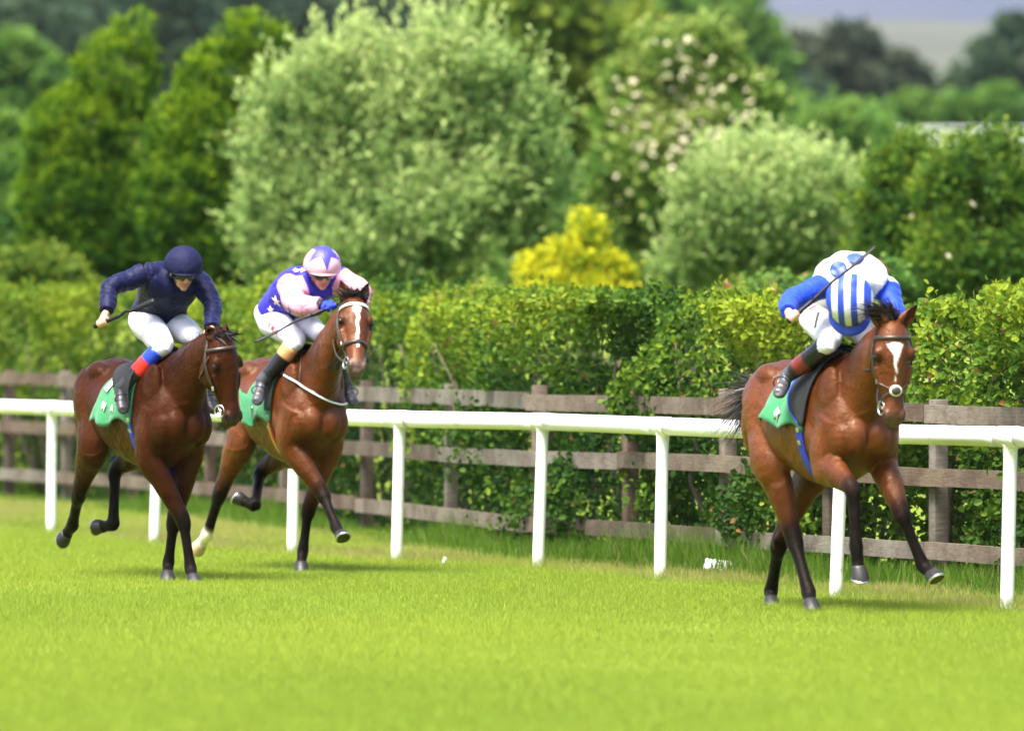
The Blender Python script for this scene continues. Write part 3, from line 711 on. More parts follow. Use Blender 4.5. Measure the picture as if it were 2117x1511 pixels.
BROWN_A = V3(.150, .040, .011)
BLACK = V3(.0065, .0050, .0048)
def horse_mats():
    m, nt, bs = newmat('bay coat')
    a = N(nt, 'ShaderNodeVertexColor', layer_name='Col')
    r = ramp(nt, noise(nt, 5, 5, .6).outputs[0], [(.3, (.66, .62, .60)), (.72, (1.25, 1.26, 1.26))])
    f = ramp(nt, noise(nt, 90, 3, .6, stretch=(.35, 1, 1)).outputs[0], [(.3, (.88,) * 3), (.7, (1.1,) * 3)])
    nt.links.new(mul(nt, mul(nt, a.outputs[0], r.outputs[0]), f.outputs[0]), bs.inputs['Base Color'])
    rr_ = ramp(nt, noise(nt, 16, 4, .65).outputs[0], [(.3, (.30,) * 3), (.7, (.52,) * 3)]); nt.links.new(rr_.outputs[0], bs.inputs['Roughness']); bw = ramp(nt, a.outputs[0], [(0.010, (.06,) * 3), (.05, (.50,) * 3)]); bs.inputs['Specular Tint'].default_value = (1.0, .78, .58, 1); nt.links.new(bw.outputs[0], bs.inputs['Specular IOR Level'])
    bs.inputs['Coat Weight'].default_value = .0; bs.inputs['Coat Roughness'].default_value = .25
    n1 = noise(nt, 11, 3, .5); n2 = noise(nt, 75, 4, .7, stretch=(.35, 1, 1))
    b1 = N(nt, 'ShaderNodeBump'); b1.inputs['Distance'].default_value = .016; nt.links.new(n1.outputs[0], b1.inputs['Height'])
    b2 = N(nt, 'ShaderNodeBump'); b2.inputs['Distance'].default_value = .0035; nt.links.new(n2.outputs[0], b2.inputs['Height']); nt.links.new(b1.outputs[0], b2.inputs['Normal'])
    nt.links.new(b2.outputs[0], bs.inputs['Normal'])
    M['coat'] = m
    M['hair'] = attr_mat('horse hair', .45, .4, .3, 60, stretch=(.2, 1, 1))
    M['hoof'] = simple('hoof horn', (.013, .011, .010), .5, .35, 14, .001, 90, stretch=(1, 1, .2))
    M['hoof pale'] = simple('pale hoof horn', (.42, .30, .18), .5, .3, 14)
    M['steel'] = simple('steel', (.62, .61, .58), .28, .1, metal=1.0)
    M['leather'] = simple('dark brown leather', (.030, .018, .012), .42, .3, 20)
    M['black leather'] = simple('black leather', (.010, .010, .011), .35, .3, 20)
    M['eye'] = simple('dark eye', (.004, .003, .003), .16, .1, spec=.35)
    M['green cloth'] = simple('green saddle cloth', (.007, .150, .045), .8, .14, 14, .004, 40, sheen=.2)
    M['black cloth'] = simple('black pad', (.008, .008, .009), .75, .2, 20, .003, 50)
    M['blue web'] = simple('blue webbing', (.012, .035, .42), .6, .12, 30, .001, 200)
    M['red web'] = simple('red webbing', (.52, .020, .014), .6, .12, 30)
    M['yellow web'] = simple('yellow webbing', (.75, .48, .05), .6, .12, 30)
    M['olive web'] = simple('olive webbing', (.22, .26, .08), .6, .12, 30)
    M['white web'] = simple('white webbing', (.72, .72, .72), .6, .08, 30)
    M['white print'] = simple('white print', (.80, .80, .78), .6, .03)
    M['bead'] = simple('pale beaded browband', (.58, .56, .50), .45, .25, 60)
    M['fleece'] = simple('pale fleece', (.55, .50, .40), .9, .15, 60)
horse_mats()

def add_leg(g, J, lat, fore, coat, dark, sock=None):
    """J: joints from the body down; returns pastern end and the sole point"""
    ref = V3(0, 1, 0)
    if fore:
        top, el, kn, fe, ho = J
        up = nrm(kn - el); dn = nrm(fe - kn)
        P = [top, el, el * .62 + kn * .38, el * .25 + kn * .75, kn - up * .035, kn + dn * .035, kn * .72 + fe * .28, kn * .3 + fe * .7, fe - dn * .03, fe, fe * .55 + ho * .45, fe * .36 + ho * .64]
        ra = [.17, .130, .102, .072, .063, .056, .041, .040, .048, .050, .039, .047]
        rb = [.10, .090, .078, .060, .056, .051, .036, .034, .041, .043, .037, .046]
        cp = [0, 0, 0, .35, .85, .97, 1, 1, 1, 1, 1, 1]
    else:
        top, st, hk, fe, ho = J
        up = nrm(hk - st); dn = nrm(fe - hk)
        P = [top, st, st * .68 + hk * .32, st * .33 + hk * .67, hk - up * .05, hk + dn * .04, hk * .68 + fe * .32, hk * .3 + fe * .7, fe - dn * .03, fe, fe * .55 + ho * .45, fe * .36 + ho * .64]
        ra = [.25, .170, .128, .088, .070, .062, .045, .043, .050, .053, .040, .048]
        rb = [.135, .115, .092, .064, .057, .054, .039, .037, .043, .046, .038, .047]
        cp = [0, 0, .05, .35, .9, 1, 1, 1, 1, 1, 1, 1]
    D = catmull(np.column_stack([np.array(P), ra, rb, cp]), 4)
    V, F = tube(D[:, :3], D[:, 3], D[:, 4], ref=ref, sub=1, n=16)
    c = np.repeat(D[:, 5], 16)[:, None]; c = np.concatenate([c, c[:1], c[-1:]])
    cols = coat * (1 - c) + dark * c
    if sock is not None:
        w = np.concatenate([np.repeat(np.clip((np.arange(len(D)) / len(D) - .66) / .05, 0, 1), 16), [0, 1]])[:, None]; cols = cols * (1 - w) + sock * w
    g.add((V, F), cols)
    if not fore:                                            # point of hock and the tendon above it
        back = nrm(-dn + up * .25); ph = hk + nrm(hk - fe) * .085 - nrm(np.cross(np.cross(up, dn), dn) + 1e-6) * .0
        bdir = nrm((hk - st) / np.linalg.norm(hk - st) - dn * .9)
        ph = hk + nrm(hk - fe) * .06 + bdir * .045
        g.add(tube([hk + dn * .06 + bdir * .012, hk + bdir * .03, ph], [.030, .034, .022], [.026, .028, .020], sub=3, n=10), dark)
        g.add(tube([ph, ph * .45 + (st * .4 + hk * .6) * .55 + bdir * .02, st * .55 + hk * .45 + bdir * .05], [.020, .017, .045], [.018, .014, .04], sub=3, n=10), coat * .4 + dark * .6)
        g.add(ellipsoid(st * .75 + hk * .25 + bdir * .01, up * .20, nrm(np.cross(up, ref)) * .105, ref * .078), coat)
    else:
        o = nrm(np.cross(ref, up))
        g.add(ellipsoid(el * .78 + kn * .22 + up * .0, up * .17, nrm(np.cross(up, ref)) * .098, ref * .08), coat)
    return fe, ho

def make_hoof(root, fe, ho, mat, grounded, shoe):
    d = nrm(ho - fe); f = V3(1, 0, 0)
    if grounded: sn = V3(0, 0, -1)
    else: sn = nrm(d * .75 + V3(0, 0, -.0) - nrm(np.cross(V3(0, 1, 0), d)) * -.35)
    a = f - sn * (f @ sn); a = nrm(a) if np.linalg.norm(a) > .2 else nrm(V3(0, 0, 1) - sn * sn[2])
    b = np.cross(sn, a)
    cor = fe * .42 + ho * .58; sole = ho + a * .012 + V3(0, 0, -.014 if grounded else 0)
    nd = nrm(d + sn * .3); ca = nrm(a - nd * (a @ nd)); cb = np.cross(nd, ca)
    rows = [np.concatenate([cor, ca * .044, cb * .043]), np.concatenate([cor * .5 + sole * .5 + a * .006, nrm(ca + a) * .054, nrm(cb + b) * .050]), np.concatenate([sole, a * .066, b * .058])]
    V, F = loft(rows, 3, 18)
    o = obj('hoof', mesh_py('hoof', V, F, (mat,)), root)
    if shoe:
        th = np.linspace(-2.3, 2.3, 22); pts = np.array([sole + a * .060 * math.cos(t) + b * .053 * math.sin(t) + sn * .002 for t in th])
        obj('horseshoe', mesh_py('horseshoe', *tube(pts, .006, .009, ref=sn, sub=1, n=6), (M['steel'],)), o)
    return o

class Head:
    """head frame: t along the face from poll to muzzle, n out of the face, s to the horse's left"""
    def __init__(s, P, Q, face):
        s.P = P; s.h = nrm(Q - P); s.L = .615
        n = face - s.h * (face @ s.h); s.n = nrm(n); s.s = np.cross(s.n, s.h)
        if s.s[1] < 0: s.s = -s.s
    def w(s, t, n=0, q=0): return s.P + s.h * t + s.n * n + s.s * q
    def loc(s, V): D = V - s.P; return D @ s.h, D @ s.n, D @ s.s

HEADROWS = [  # t, front, back, half width
 (-.03, -.045, -.135, .050), (0, -.005, -.165, .074), (.06, .022, -.190, .098), (.12, .032, -.222, .114), (.19, .034, -.258, .119), (.255, .026, -.268, .109), (.32, .014, -.240, .090),
 (.39, .006, -.178, .072), (.46, .002, -.145, .063), (.52, .002, -.137, .065), (.565, -.010, -.142, .066), (.597, -.034, -.138, .054), (.618, -.065, -.120, .032)]
def add_head(g, H, coat):
    rows = []
    for t, a, b, w in HEADROWS:
        rows.append(np.concatenate([H.w(t, (a + b) / 2), H.n * (a - b) / 2, H.s * w]))
    g.add(loft(rows, 3, 24), coat)
    for q in (-1, 1):
        g.add(ellipsoid(H.w(.175, -.030, q * .100), H.h * .046, H.n * .034, H.s * .028), coat)            # brow over the eye
        g.add(ellipsoid(H.w(.24, -.165, q * .068), H.h * .105, H.n * .095, H.s * .044), coat)             # cheek
        g.add(tube([H.w(.25, -.055, q * .106), H.w(.33, -.055, q * .090), H.w(.40, -.06, q * .070)], [.02, .016, .01], sub=3, n=8), coat)   # facial crest
        g.add(ellipsoid(H.w(.548, -.040, q * .051), H.h * .042, H.n * .036, H.s * .028), coat)            # nostril rim
    g.add(ellipsoid(H.w(.605, -.130, 0), H.h * .028, H.n * .030, H.s * .036), coat)                         # lower lip
    g.add(ellipsoid(H.w(.585, -.065, 0), H.h * .035, H.n * .04, H.s * .048), coat)

TORSO = [(.37, 1.24, 1.01, .10), (.31, 1.36, .94, .195), (.18, 1.50, .86, .235), (.05, 1.585, .80, .245), (-.08, 1.60, .775, .255), (-.22, 1.55, .775, .278), (-.36, 1.50, .785, .295), (-.50, 1.475, .81, .302), (-.64, 1.485, .86, .297),
         (-.78, 1.53, .93, .285), (-.92, 1.56, 1.00, .285), (-1.06, 1.535, 1.07, .268), (-1.19, 1.45, 1.12, .215), (-1.28, 1.35, 1.17, .12)]
def make_horse(name_label, fr, poll, muzzle, face, legs, coat, dark, marking, tail_end, wscale=1.0, socks=(), nose=None, mane_lift=.3, ear=(.15, .03, .05), lock=1.0):
    root = empty('racehorse', tuple(fr.o), fr.rz); tag(root, name_label, 'horse')
    g = Geo()
    rows = []
    for f, zt, zb, hw in TORSO:
        rows.append(np.concatenate([V3(f, 0, (zt + zb) / 2), V3(0, 0, (zt - zb) / 2), V3(0, hw * wscale, 0)]))
    belly = np.array([0, 0, 0])
    V, F = loft(rows, 4, 28)
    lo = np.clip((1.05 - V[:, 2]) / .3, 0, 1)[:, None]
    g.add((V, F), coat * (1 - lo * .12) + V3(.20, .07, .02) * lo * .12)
    H = Head(poll, muzzle, face)
    # neck
    base = V3(.06, 0, 1.25); end = H.w(.05, -.10); mid1 = base + (end - base) * .36 + V3(0, 0, .03); mid2 = base + (end - base) * .72 + V3(0, 0, .035); mid2[1] = mid2[1] * .9
    ctr = [base - V3(.12, 0, 0), base, mid1, mid2, end + (end - mid2) * .18]
    hh = [.28, .305, .215, .150, .118]; hw = [.16, .185, .125, .088, .074]
    D = catmull(np.column_stack([np.array(ctr), hh, hw]), 5); T = np.gradient(D[:, :3], axis=0); rows = []
    for k, (q, t) in enumerate(zip(D, T)):
        t = nrm(t); u = k / (len(D) - 1); lat = nrm(V3(0, 1, 0) * (1 - u) + H.s * u); b = nrm(lat - t * (lat @ t)); a = np.cross(t, b)
        if a[2] < 0: a = -a
        rows.append(np.concatenate([q[:3], a * q[3], b * q[4]]))
    V, F = rings_mesh(np.array(rows), 24); g.add((V, F), coat)
    crest = np.array([r[:3] + r[3:6] for r in rows]); crest_b = np.array([r[6:9] for r in rows]); crest_a = np.array([r[3:6] for r in rows])
    add_head(g, H, coat)
    # muscles: shoulders, chest, quarters
    for q in (-1, 1):
        el = legs['rf' if q < 0 else 'lf'][1]
        g.add(ellipsoid(V3(.10, q * .165, 1.24), V3(.13, 0, -.06), V3(0, .075, 0), V3(.10, 0, .27)), coat)
        g.add(ellipsoid(V3(.23, q * .135, 1.08), V3(.14, 0, 0), V3(0, .095, 0), V3(0, 0, .15)), coat)
        g.add(ellipsoid(V3(.325, q * .075, 1.085), V3(.085, 0, 0), V3(0, .075, 0), V3(0, 0, .12)), coat)
        g.add(ellipsoid(V3(-.02, q * .175, 1.12), V3(.10, 0, 0), V3(0, .085, 0), V3(-.06, 0, .17)), coat)
        st = legs['rh' if q < 0 else 'lh'][1]
        g.add(ellipsoid((V3(-1.02, q * .15, 1.28) + st) / 2 + V3(0, q * .02, .10), V3(.20, 0, 0), V3(0, .115, 0), V3(-.05, 0, .27)), coat)
        g.add(ellipsoid(V3(-1.13, q * .13, 1.18), V3(.13, 0, 0), V3(0, .105, 0), V3(.03, 0, .24)), coat)
        g.add(ellipsoid(V3(-.86, q * .16, 1.44), V3(.15, 0, 0), V3(0, .09, 0), V3(0, 0, .09)), coat)
    ends = []
    for k, J in legs.items():
        sock = V3(.62, .56, .44) if k in socks else None
        ends.append((k,) + add_leg(g, J, -1 if k[0] == 'r' else 1, k[1] == 'f', coat, dark, sock))
    g.add(tube([V3(-1.20, 0, 1.47), V3(-1.30, 0, 1.45), V3(-1.38, 0, 1.40)], [.05, .04, .03], sub=2, n=10), coat)
    me, C = remesh(g, .0095, 5, 'body')
    V = verts(me); Nn = norms(me)
    t, n, s = H.loc(V)
    head = (t > -.02) & (t < .66) & (n > -.30) & (n < .1) & (np.abs(s) < .16)
    # nostrils and mouth
    for q in (-1, 1):
        d = np.sqrt(((t - .552) / .027) ** 2 + ((n + .036) / .024) ** 2 + ((s - q * .060) / .024) ** 2)
        w = np.clip(1.35 - d, 0, 1) * head; V = V - Nn * (w * .015)[:, None]
        C = C * (1 - w[:, None] * .9) + V3(.004, .003, .003) * w[:, None] * .9
        d = np.sqrt(((t - .195) / .034) ** 2 + ((n + .022) / .028) ** 2); w = np.clip(1.6 - d, 0, 1) * (np.sign(s) == q) * (np.abs(s) > .06) * head * .55
        C = C * (1 - w[:, None]) + V3(.015, .008, .006) * w[:, None]
    w = np.clip((t - .50) / .07, 0, 1) * head * .8
    nz = V3(.035, .028, .027) if nose is None else nose
    C = C * (1 - w[:, None]) + nz * w[:, None]
    for q in (-1, 1):
        d = np.sqrt(((t - .552) / .024) ** 2 + ((n + .036) / .022) ** 2 + ((s - q * .060) / .024) ** 2); w = np.clip(1.5 - d, 0, 1) * head
        C = C * (1 - w[:, None]) + V3(.004, .003, .003) * w[:, None]
    w = np.exp(-((n + .100) / .007) ** 2) * np.clip((t - .49) / .03, 0, 1) * head * .8
    C = C * (1 - w[:, None]) + V3(.008, .006, .006) * w[:, None]
    if marking is not None:
        w = (np.clip(marking(t, s + .004 * np.sin(t * 60)) / .006, 0, 1) * head * (n > -.03))[:, None]
        C = C * (1 - w) + V3(.75, .72, .68) * w
    # slightly darker points along the top line are a bay's own colour
    up = np.clip((V[:, 2] - .62) / .2, 0, 1) * (~head)
    ve = np.exp(-(sines(V, 8.5, 61, 7) / .13) ** 2) * np.clip(sines(V, 4, 62, 6), 0, 1); cr_ = np.exp(-(sines(V * V3(1, 1, .6), 5.0, 63, 6) / .17) ** 2)
    V = V + Nn * (up * (.003 * sines(V, 14, 5) + .0055 * ve - .0085 * cr_))[:, None]
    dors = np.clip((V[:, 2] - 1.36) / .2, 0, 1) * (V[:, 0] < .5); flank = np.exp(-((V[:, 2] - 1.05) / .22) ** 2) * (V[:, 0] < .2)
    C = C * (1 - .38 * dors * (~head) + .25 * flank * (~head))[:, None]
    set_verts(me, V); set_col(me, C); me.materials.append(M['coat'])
    me.polygons.foreach_set('use_smooth', np.full(len(me.polygons), True, bool))
    body = obj('body', me, root); bvh = bvh_of(me)
    # hooves
    for k, fe, ho in ends:
        make_hoof(root, fe, ho, M['hoof pale'] if k in socks else M['hoof'], ho[2] < .045, ho[2] > .1)
    # eyes and ears
    for q in (-1, 1):
        p, nn = cast(bvh, H.w(.195, -.030, q * .4), -H.s * q)
        if p is None: p = H.w(.195, -.022, q * .115)
        obj('eye', mesh_py('eye', *ellipsoid(p - H.s * q * .009, H.h * .026, H.n * .022, H.s * .018), (M['eye'],)), root)
        b0 = H.w(.005, -.055, q * .056); tip = b0 - H.h * ear[0] + H.n * ear[1] + H.s * q * ear[2]; out = nrm(H.n * .8 + H.s * q * .6); sd = nrm(np.cross(tip - b0, out)); rows = []
        for u, wd, dp in ((-.2, .032, .030), (0, .043, .033), (.25, .051, .029), (.5, .046, .022), (.75, .030, .013), (.93, .012, .006), (1, .003, .003)):
            rows.append(np.concatenate([b0 + (tip - b0) * u - out * dp * .5, sd * wd, out * dp]))
        Ve, Fe = loft(rows, 3, 14)
        dd = Ve - b0; o_ = dd @ out; sx = dd @ sd; u = dd @ nrm(tip - b0) / np.linalg.norm(tip - b0)
        inn = (o_ > .0) & (np.abs(sx) < .03) & (u > .05)
        Ve = Ve - np.outer(inn * np.clip(1 - np.abs(sx) / .034, 0, 1) * np.clip(u * 3, 0, 1) * np.clip((1.05 - u) * 2, 0, 1), out) * .030
        mr = mesh_py('ear', Ve, Fe, (M['coat'],)); ce = np.tile(coat * .95, (len(Ve), 1)); ce[inn] = coat * .35
        ce = np.where((u > .85)[:, None], dark, ce); set_col(mr, ce); obj('ear', mr, root)
    # mane, forelock, tail
    def strands(name, roots, dirs, length, w0, sag, cols, k=5, jit=.25, parent=root, curl=0.0):
        Vs = []; Fs = []; Cs = []; nb = 0
        for p, d in zip(roots, dirs):
            d = nrm(np.asarray(d) + rng.normal(0, jit, 3)); L = length * rng.uniform(.5, 1.2); side = nrm(np.cross(d, rng.normal(size=3))); pts = []
            cx_ = rng.normal(0, curl, 3)
            for i in range(k + 1):
                u = i / k; c = p + d * L * u + V3(0, 0, -sag * u * u * L) + cx_ * u * u; w = w0 * (1 - u * .9); pts += [c - side * w, c + side * w]
            Vs += pts; Cs += [cols * rng.uniform(.6, 1.5)] * len(pts)
            for i in range(k): Fs.append((nb + 2 * i, nb + 2 * i + 1, nb + 2 * i + 3, nb + 2 * i + 2))
            nb += len(pts)
        m = mesh_py(name, Vs, Fs, (M['hair'],)); set_col(m, np.array(Cs)); return obj(name, m, parent)
    hairc = V3(.014, .010, .009)
    nr = 800; ui = rng.uniform(.14, 1, nr) * (len(rows) * 0 + len(crest) - 1); ix = ui.astype(int).clip(0, len(crest) - 2); fr_ = (ui - ix)[:, None]
    rt = crest[ix] * (1 - fr_) + crest[ix + 1] * fr_ - crest_a[ix] * .06 + crest_b[ix] * rng.uniform(-.12, .12, nr)[:, None]
    up = crest_a[ix] / np.linalg.norm(crest_a[ix], axis=1)[:, None]; lt = crest_b[ix] / np.linalg.norm(crest_b[ix], axis=1)[:, None]
    tg = nrm(crest[-1] - crest[2])
    strands('mane', rt, up * mane_lift + lt * .55 - tg * .35, .13 + .05 * mane_lift, .006, .55, hairc, jit=.22)
    strands('forelock', [H.w(-.005, -.03 - .055 * mane_lift, x) for x in rng.normal(0, .030, 420)], [-H.h * (.15 + mane_lift * 1.0) + H.n * (.35 - .3 * mane_lift) - tg * (.25 - .1 * mane_lift) + V3(0, .25 - .85 * mane_lift, .1)] * 420, .13 * lock + .19 * mane_lift, .0065, .5, hairc, jit=.26)
    tb = V3(-1.36, 0, 1.41); te = np.asarray(tail_end); td = te - tb; n_t = 1500
    strands('tail', [tb + rng.normal(0, .018, 3) + td * rng.uniform(0, .25) for _ in range(n_t)], [td + V3(0, 0, .1)] * n_t, np.linalg.norm(td) * .95, .0042, .16, hairc * 1.5, k=7, jit=.10, curl=.07)
    return dict(root=root, body=body, bvh=bvh, H=H, fr=fr, me=me)

# ---- tack
def hring(h, name, t, w, mat, off=.006, tilt=0.0, parent=None, n=40, span=(-180, 180), thick=.006, nc=-.10, sub=0):
    """a strap round the head, lying on the skin; tilt moves it along the head towards the jaw"""
    H, bvh = h['H'], h['bvh']; ph = np.radians(np.linspace(span[0], span[1], n, endpoint=(span != (-180, 180)))); P = []
    for a in ph:
        d = H.n * math.cos(a) + H.s * math.sin(a); tt = t + tilt * (1 - math.cos(a)) / 2; row = []
        for e in (-.5, .5):
            c = H.w(tt + e * w, nc); p, _ = cast(bvh, c + d * .5, -d, .6)
            if p is None: p = c + d * .1
            row.append(p + d * off)
        P.append(row)
    P = np.array(P); P[:, :] = (P + np.roll(P, 1, 0) + np.roll(P, -1, 0)) / 3 if span == (-180, 180) else P
    return sheet(name, P, mat, parent, thick, closed_u=(span == (-180, 180)))
def hside(h, name, t0, t1, a0, a1, w, mat, parent, off=.007, nc=-.10, n=14):
    H, bvh = h['H'], h['bvh']; P = []
    for k in range(n):
        u = k / (n - 1); t = t0 + (t1 - t0) * u; a = a0 + (a1 - a0) * u; row = []
        for e in (-1, 1):
            aa = a + math.copysign(1, a) * e * math.degrees(w / 2 / .10); d = H.n * math.cos(R(aa)) + H.s * math.sin(R(aa)); c = H.w(t, nc)
            p, _ = cast(bvh, c + d * .5, -d, .6); p = c + d * .1 if p is None else p; row.append(p + d * off)
        P.append(row)
    return sheet(name, np.array(P), mat, parent, .006)
def torus(c, ax, R0, r, n=24, m=8):
    ax = nrm(ax); u = nrm(np.cross(ax, [.3, .5, .8])); v = np.cross(ax, u); pts = [c + R0 * (u * math.cos(t) + v * math.sin(t)) for t in np.linspace(0, 2 * np.pi, n, endpoint=False)]
    rows = []
    for i, p in enumerate(pts):
        o = nrm(p - c); rows.append(np.concatenate([p, o * r, ax * r]))
    return rings_mesh(np.array(rows), m, closed=True, caps=False)
def bridle(h, brow, nose, grackle=False):
    H, root = h['H'], h['root']
    Pp = []                                                  # the headpiece, over the poll behind the ears, is the bridle's own strap
    for a in np.linspace(-105, 105, 31):
        d = H.s * math.sin(R(a)) - H.h * math.cos(R(a)); row = []
        for e in (-.5, .5):
            c = H.w(.055, -.112 + e * .026); p, _ = cast(h['bvh'], c + d * .5, -d, .6); row.append((c + d * .09 if p is None else p) + d * .007)
        Pp.append(row)
    b = sheet('bridle', np.array(Pp), M['leather'], root, .006)
    hring(h, 'browband', .075, .024, brow, parent=b, span=(-98, 98), off=.008)
    hring(h, 'throat_lash', .02, .014, M['leather'], tilt=.26, parent=b, off=.008, span=(78, 282))
    if nose: hring(h, 'noseband', .375, .030, M['leather'], parent=b, off=.008)
    for q in (-1, 1):
        hside(h, 'cheekpiece', .03, .485, q * 100, q * 96, .022, M['leather'], b)
        if nose or grackle: hside(h, 'noseband_strap', .04, .375, q * 84, q * 84, .014, M['leather'], b, off=.009)
        p, _ = cast(h['bvh'], H.w(.50, -.098, q * .4), -H.s * q); p = H.w(.50, -.098, q * .06) if p is None else p
        ring = obj('bit_ring', mesh_py('bit_ring', *torus(p + H.s * q * .012, H.s + H.n * .25 * q, .042, .0055), (M['steel'],)), b)
        obj('buckle', bevel(mesh_py('buckle', *box(H.w(.34, -.105, q * .085) + H.s * q * .012, H.h * .03, H.n * .026, H.s * .006), (M['steel'],)), .002), b)
        h['bit' + ('r' if q < 0 else 'l')] = p + H.s * q * .012
    if grackle:
        for q in (-1, 1):
            for ta, tb_ in ((.325, .40), (.475, .40)):
                hside(h, 'noseband_strap', ta, tb_, q * 92, q * 4, .018, M['leather'], b, off=.010)
        p, _ = cast(h['bvh'], H.w(.40, .4, 0), -H.n)
        obj('nose_pad', mesh_py('nose_pad', *ellipsoid(p + H.n * .006, H.h * .036, H.s * .040, H.n * .014), (M['fleece'],)), b)
        obj('nose_stud', mesh_py('nose_stud', *ellipsoid(p + H.n * .018, H.h * .026, H.s * .030, H.n * .012), (M['leather'],)), b)
    obj('bit', mesh_py('bit', *tube([h['bitr'], (h['bitr'] + h['bitl']) / 2, h['bitl']], .008, ref=tuple(H.h), sub=1, n=8), (M['steel'],)), b)
    return b
def polar(h, f, ph, off, zc=1.18, outr=.9):
    """point on the barrel at station f, angle ph from straight up towards the right side (negative = left)"""
    d = V3(0, -math.sin(R(ph)), math.cos(R(ph))); c = V3(f, 0, zc)
    p, _ = cast(h['bvh'], c + d * outr, -d, 1.2)
    if p is None: p = c + d * .3
    return p + d * off, d
def barrel_sheet(h, name, fn, nu, nv, mat, thick=.006, parent=None, sub=0):
    P = np.zeros((nu, nv, 3))
    for i in range(nu):
        for j in range(nv):
            f, ph, off = fn(i / (nu - 1), j / (nv - 1)); P[i, j] = polar(h, f, ph, off)[0]
    for _ in range(2):
        Q = P.copy(); Q[1:-1, :] = (P[:-2, :] + 2 * P[1:-1, :] + P[2:, :]) / 4; P = Q
        Q = P.copy(); Q[:, 1:-1] = (P[:, :-2] + 2 * P[:, 1:-1] + P[:, 2:]) / 4; P = Q
    return sheet(name, P, mat, parent or h['root'], thick, sub=sub), P
def girth(h, mats, f0=-.10, ph0=62, w=.075, stripes=()):
    def fn(u, v):
        ph = ph0 + (360 - 2 * ph0) * u
        return f0 + (v - .5) * w + .05 * math.sin(R(ph)) ** 2, ph, .006
    g, P = barrel_sheet(h, 'girth', fn, 46, 5, mats, .008)
    for a, b, m in stripes:
        def fs(u, v, a=a, b=b):
            f, ph, o = fn(u, a + (b - a) * v); return f, ph, o + .008
        barrel_sheet(h, 'girth_stripe', fs, 46, 3, m, .003, parent=g)
    for q, ph in ((1, ph0 + 40), (1, ph0 + 56)):
        p, d = polar(h, fn((ph - ph0) / (360 - 2 * ph0), .5)[0], ph, .016)
        tz = nrm(np.cross(V3(1, 0, 0), d))
        obj('buckle', bevel(mesh_py('buckle', *box(p, V3(.045, 0, 0), tz * .03, d * .008), (M['steel'],)), .002), g)
    return g
def rein(h, side, hand, sag=.05, out=.05):
    a = h['bitr' if side < 0 else 'bitl']; b = np.asarray(hand, float); mid = (a + b) / 2 + V3(0, side * out, -sag)
    m1 = a * .7 + b * .3 + V3(0, side * out * .9, -sag * .8); m2 = a * .3 + b * .7 + V3(0, side * out * .8, -sag * .7)
    return obj('rein', mesh_py('rein', *tube([a, m1, mid, m2, b], .004, .010, ref=(0, 0, 1), sub=5, n=8), (M['leather'],)), h['root'])
def pix_strap(h, name, pts, w, mat, off=.008, parent=None, thick=.006, bvh=None):
    """strap laid on the skin along a line of surface points given as seen from the track"""
    fr = h['fr']; bv = bvh or h['bvh']; D = catmull(np.array(pts, float), 6); P = []
    S = []
    for px, py in D:
        p, nn = cast(bv, fr.eye, fr.ray(px, py), 200)
        if p is not None: S.append((p, nn))
    pts3 = np.array([s[0] for s in S]); nn = np.array([s[1] for s in S])
    for _ in range(3):
        nn[1:-1] = nn[:-2] + nn[1:-1] * 2 + nn[2:]; nn /= np.linalg.norm(nn, axis=1)[:, None]
        pts3[1:-1] = (pts3[:-2] + 2 * pts3[1:-1] + pts3[2:]) / 4
    T = np.gradient(pts3, axis=0); P = []
    for p, n_, t in zip(pts3, nn, T):
        b = nrm(np.cross(n_, t)); P.append([p - b * w / 2 + n_ * off, p + n_ * (off + .002), p + b * w / 2 + n_ * off])
    return sheet(name, np.array(P), mat, parent or h['root'], thick)
def decal(name, poly2d, fr, px, py, bvh, size, mat, parent, rot=0.0, off=.005, faces=None, skew=0.0):
    """flat print pressed onto the surface seen at a point; poly2d in units of size, centred"""
    p, nn = cast(bvh, fr.eye, fr.ray(px, py), 200)
    if p is None: return None
    up = V3(0, 0, 1); v = nrm(up - nn * (up @ nn)); u = np.cross(v, nn)
    if u @ fr.dirl((1, 0, 0)) < 0: u = -u
    c, s_ = math.cos(R(rot)), math.sin(R(rot)); u, v = u * c + v * s_, v * c - u * s_
    P2 = np.asarray(poly2d, float) * size; V = []
    for x, y in P2:
        q = p + u * (x + skew * y) + v * y; a, an = cast(bvh, q + nn * .12, -nn, .3)
        V.append((a if a is not None else q) + nn * off)
    if faces is None: faces = [(0, i, i + 1) for i in range(1, len(V) - 1)] + [(0, len(V) - 1, 1)]
    me = mesh_py(name, V, faces, (mat,)); o = obj(name, me, parent)
    m = o.modifiers.new('t', 'SOLIDIFY'); m.thickness = .0015; m.offset = 1
    return o
def disc2(n=28, r=1.0, k=4): return [(0, 0)] + [(r * j / k * math.cos(2 * np.pi * i / n), r * j / k * math.sin(2 * np.pi * i / n)) for j in range(1, k + 1) for i in range(n)]
def disc_faces(n=28, k=4): return [(0, 1 + i, 1 + (i + 1) % n) for i in range(n)] + [(1 + j * n + i, 1 + j * n + n + i, 1 + j * n + n + (i + 1) % n, 1 + j * n + (i + 1) % n) for j in range(k - 1) for i in range(n)]
def star2(k=5, r=.42, rot=90): return [(0, 0)] + [((1 if i % 2 == 0 else r) * math.cos(R(rot + 180 * i / k)), (1 if i % 2 == 0 else r) * math.sin(R(rot + 180 * i / k))) for i in range(2 * k)]
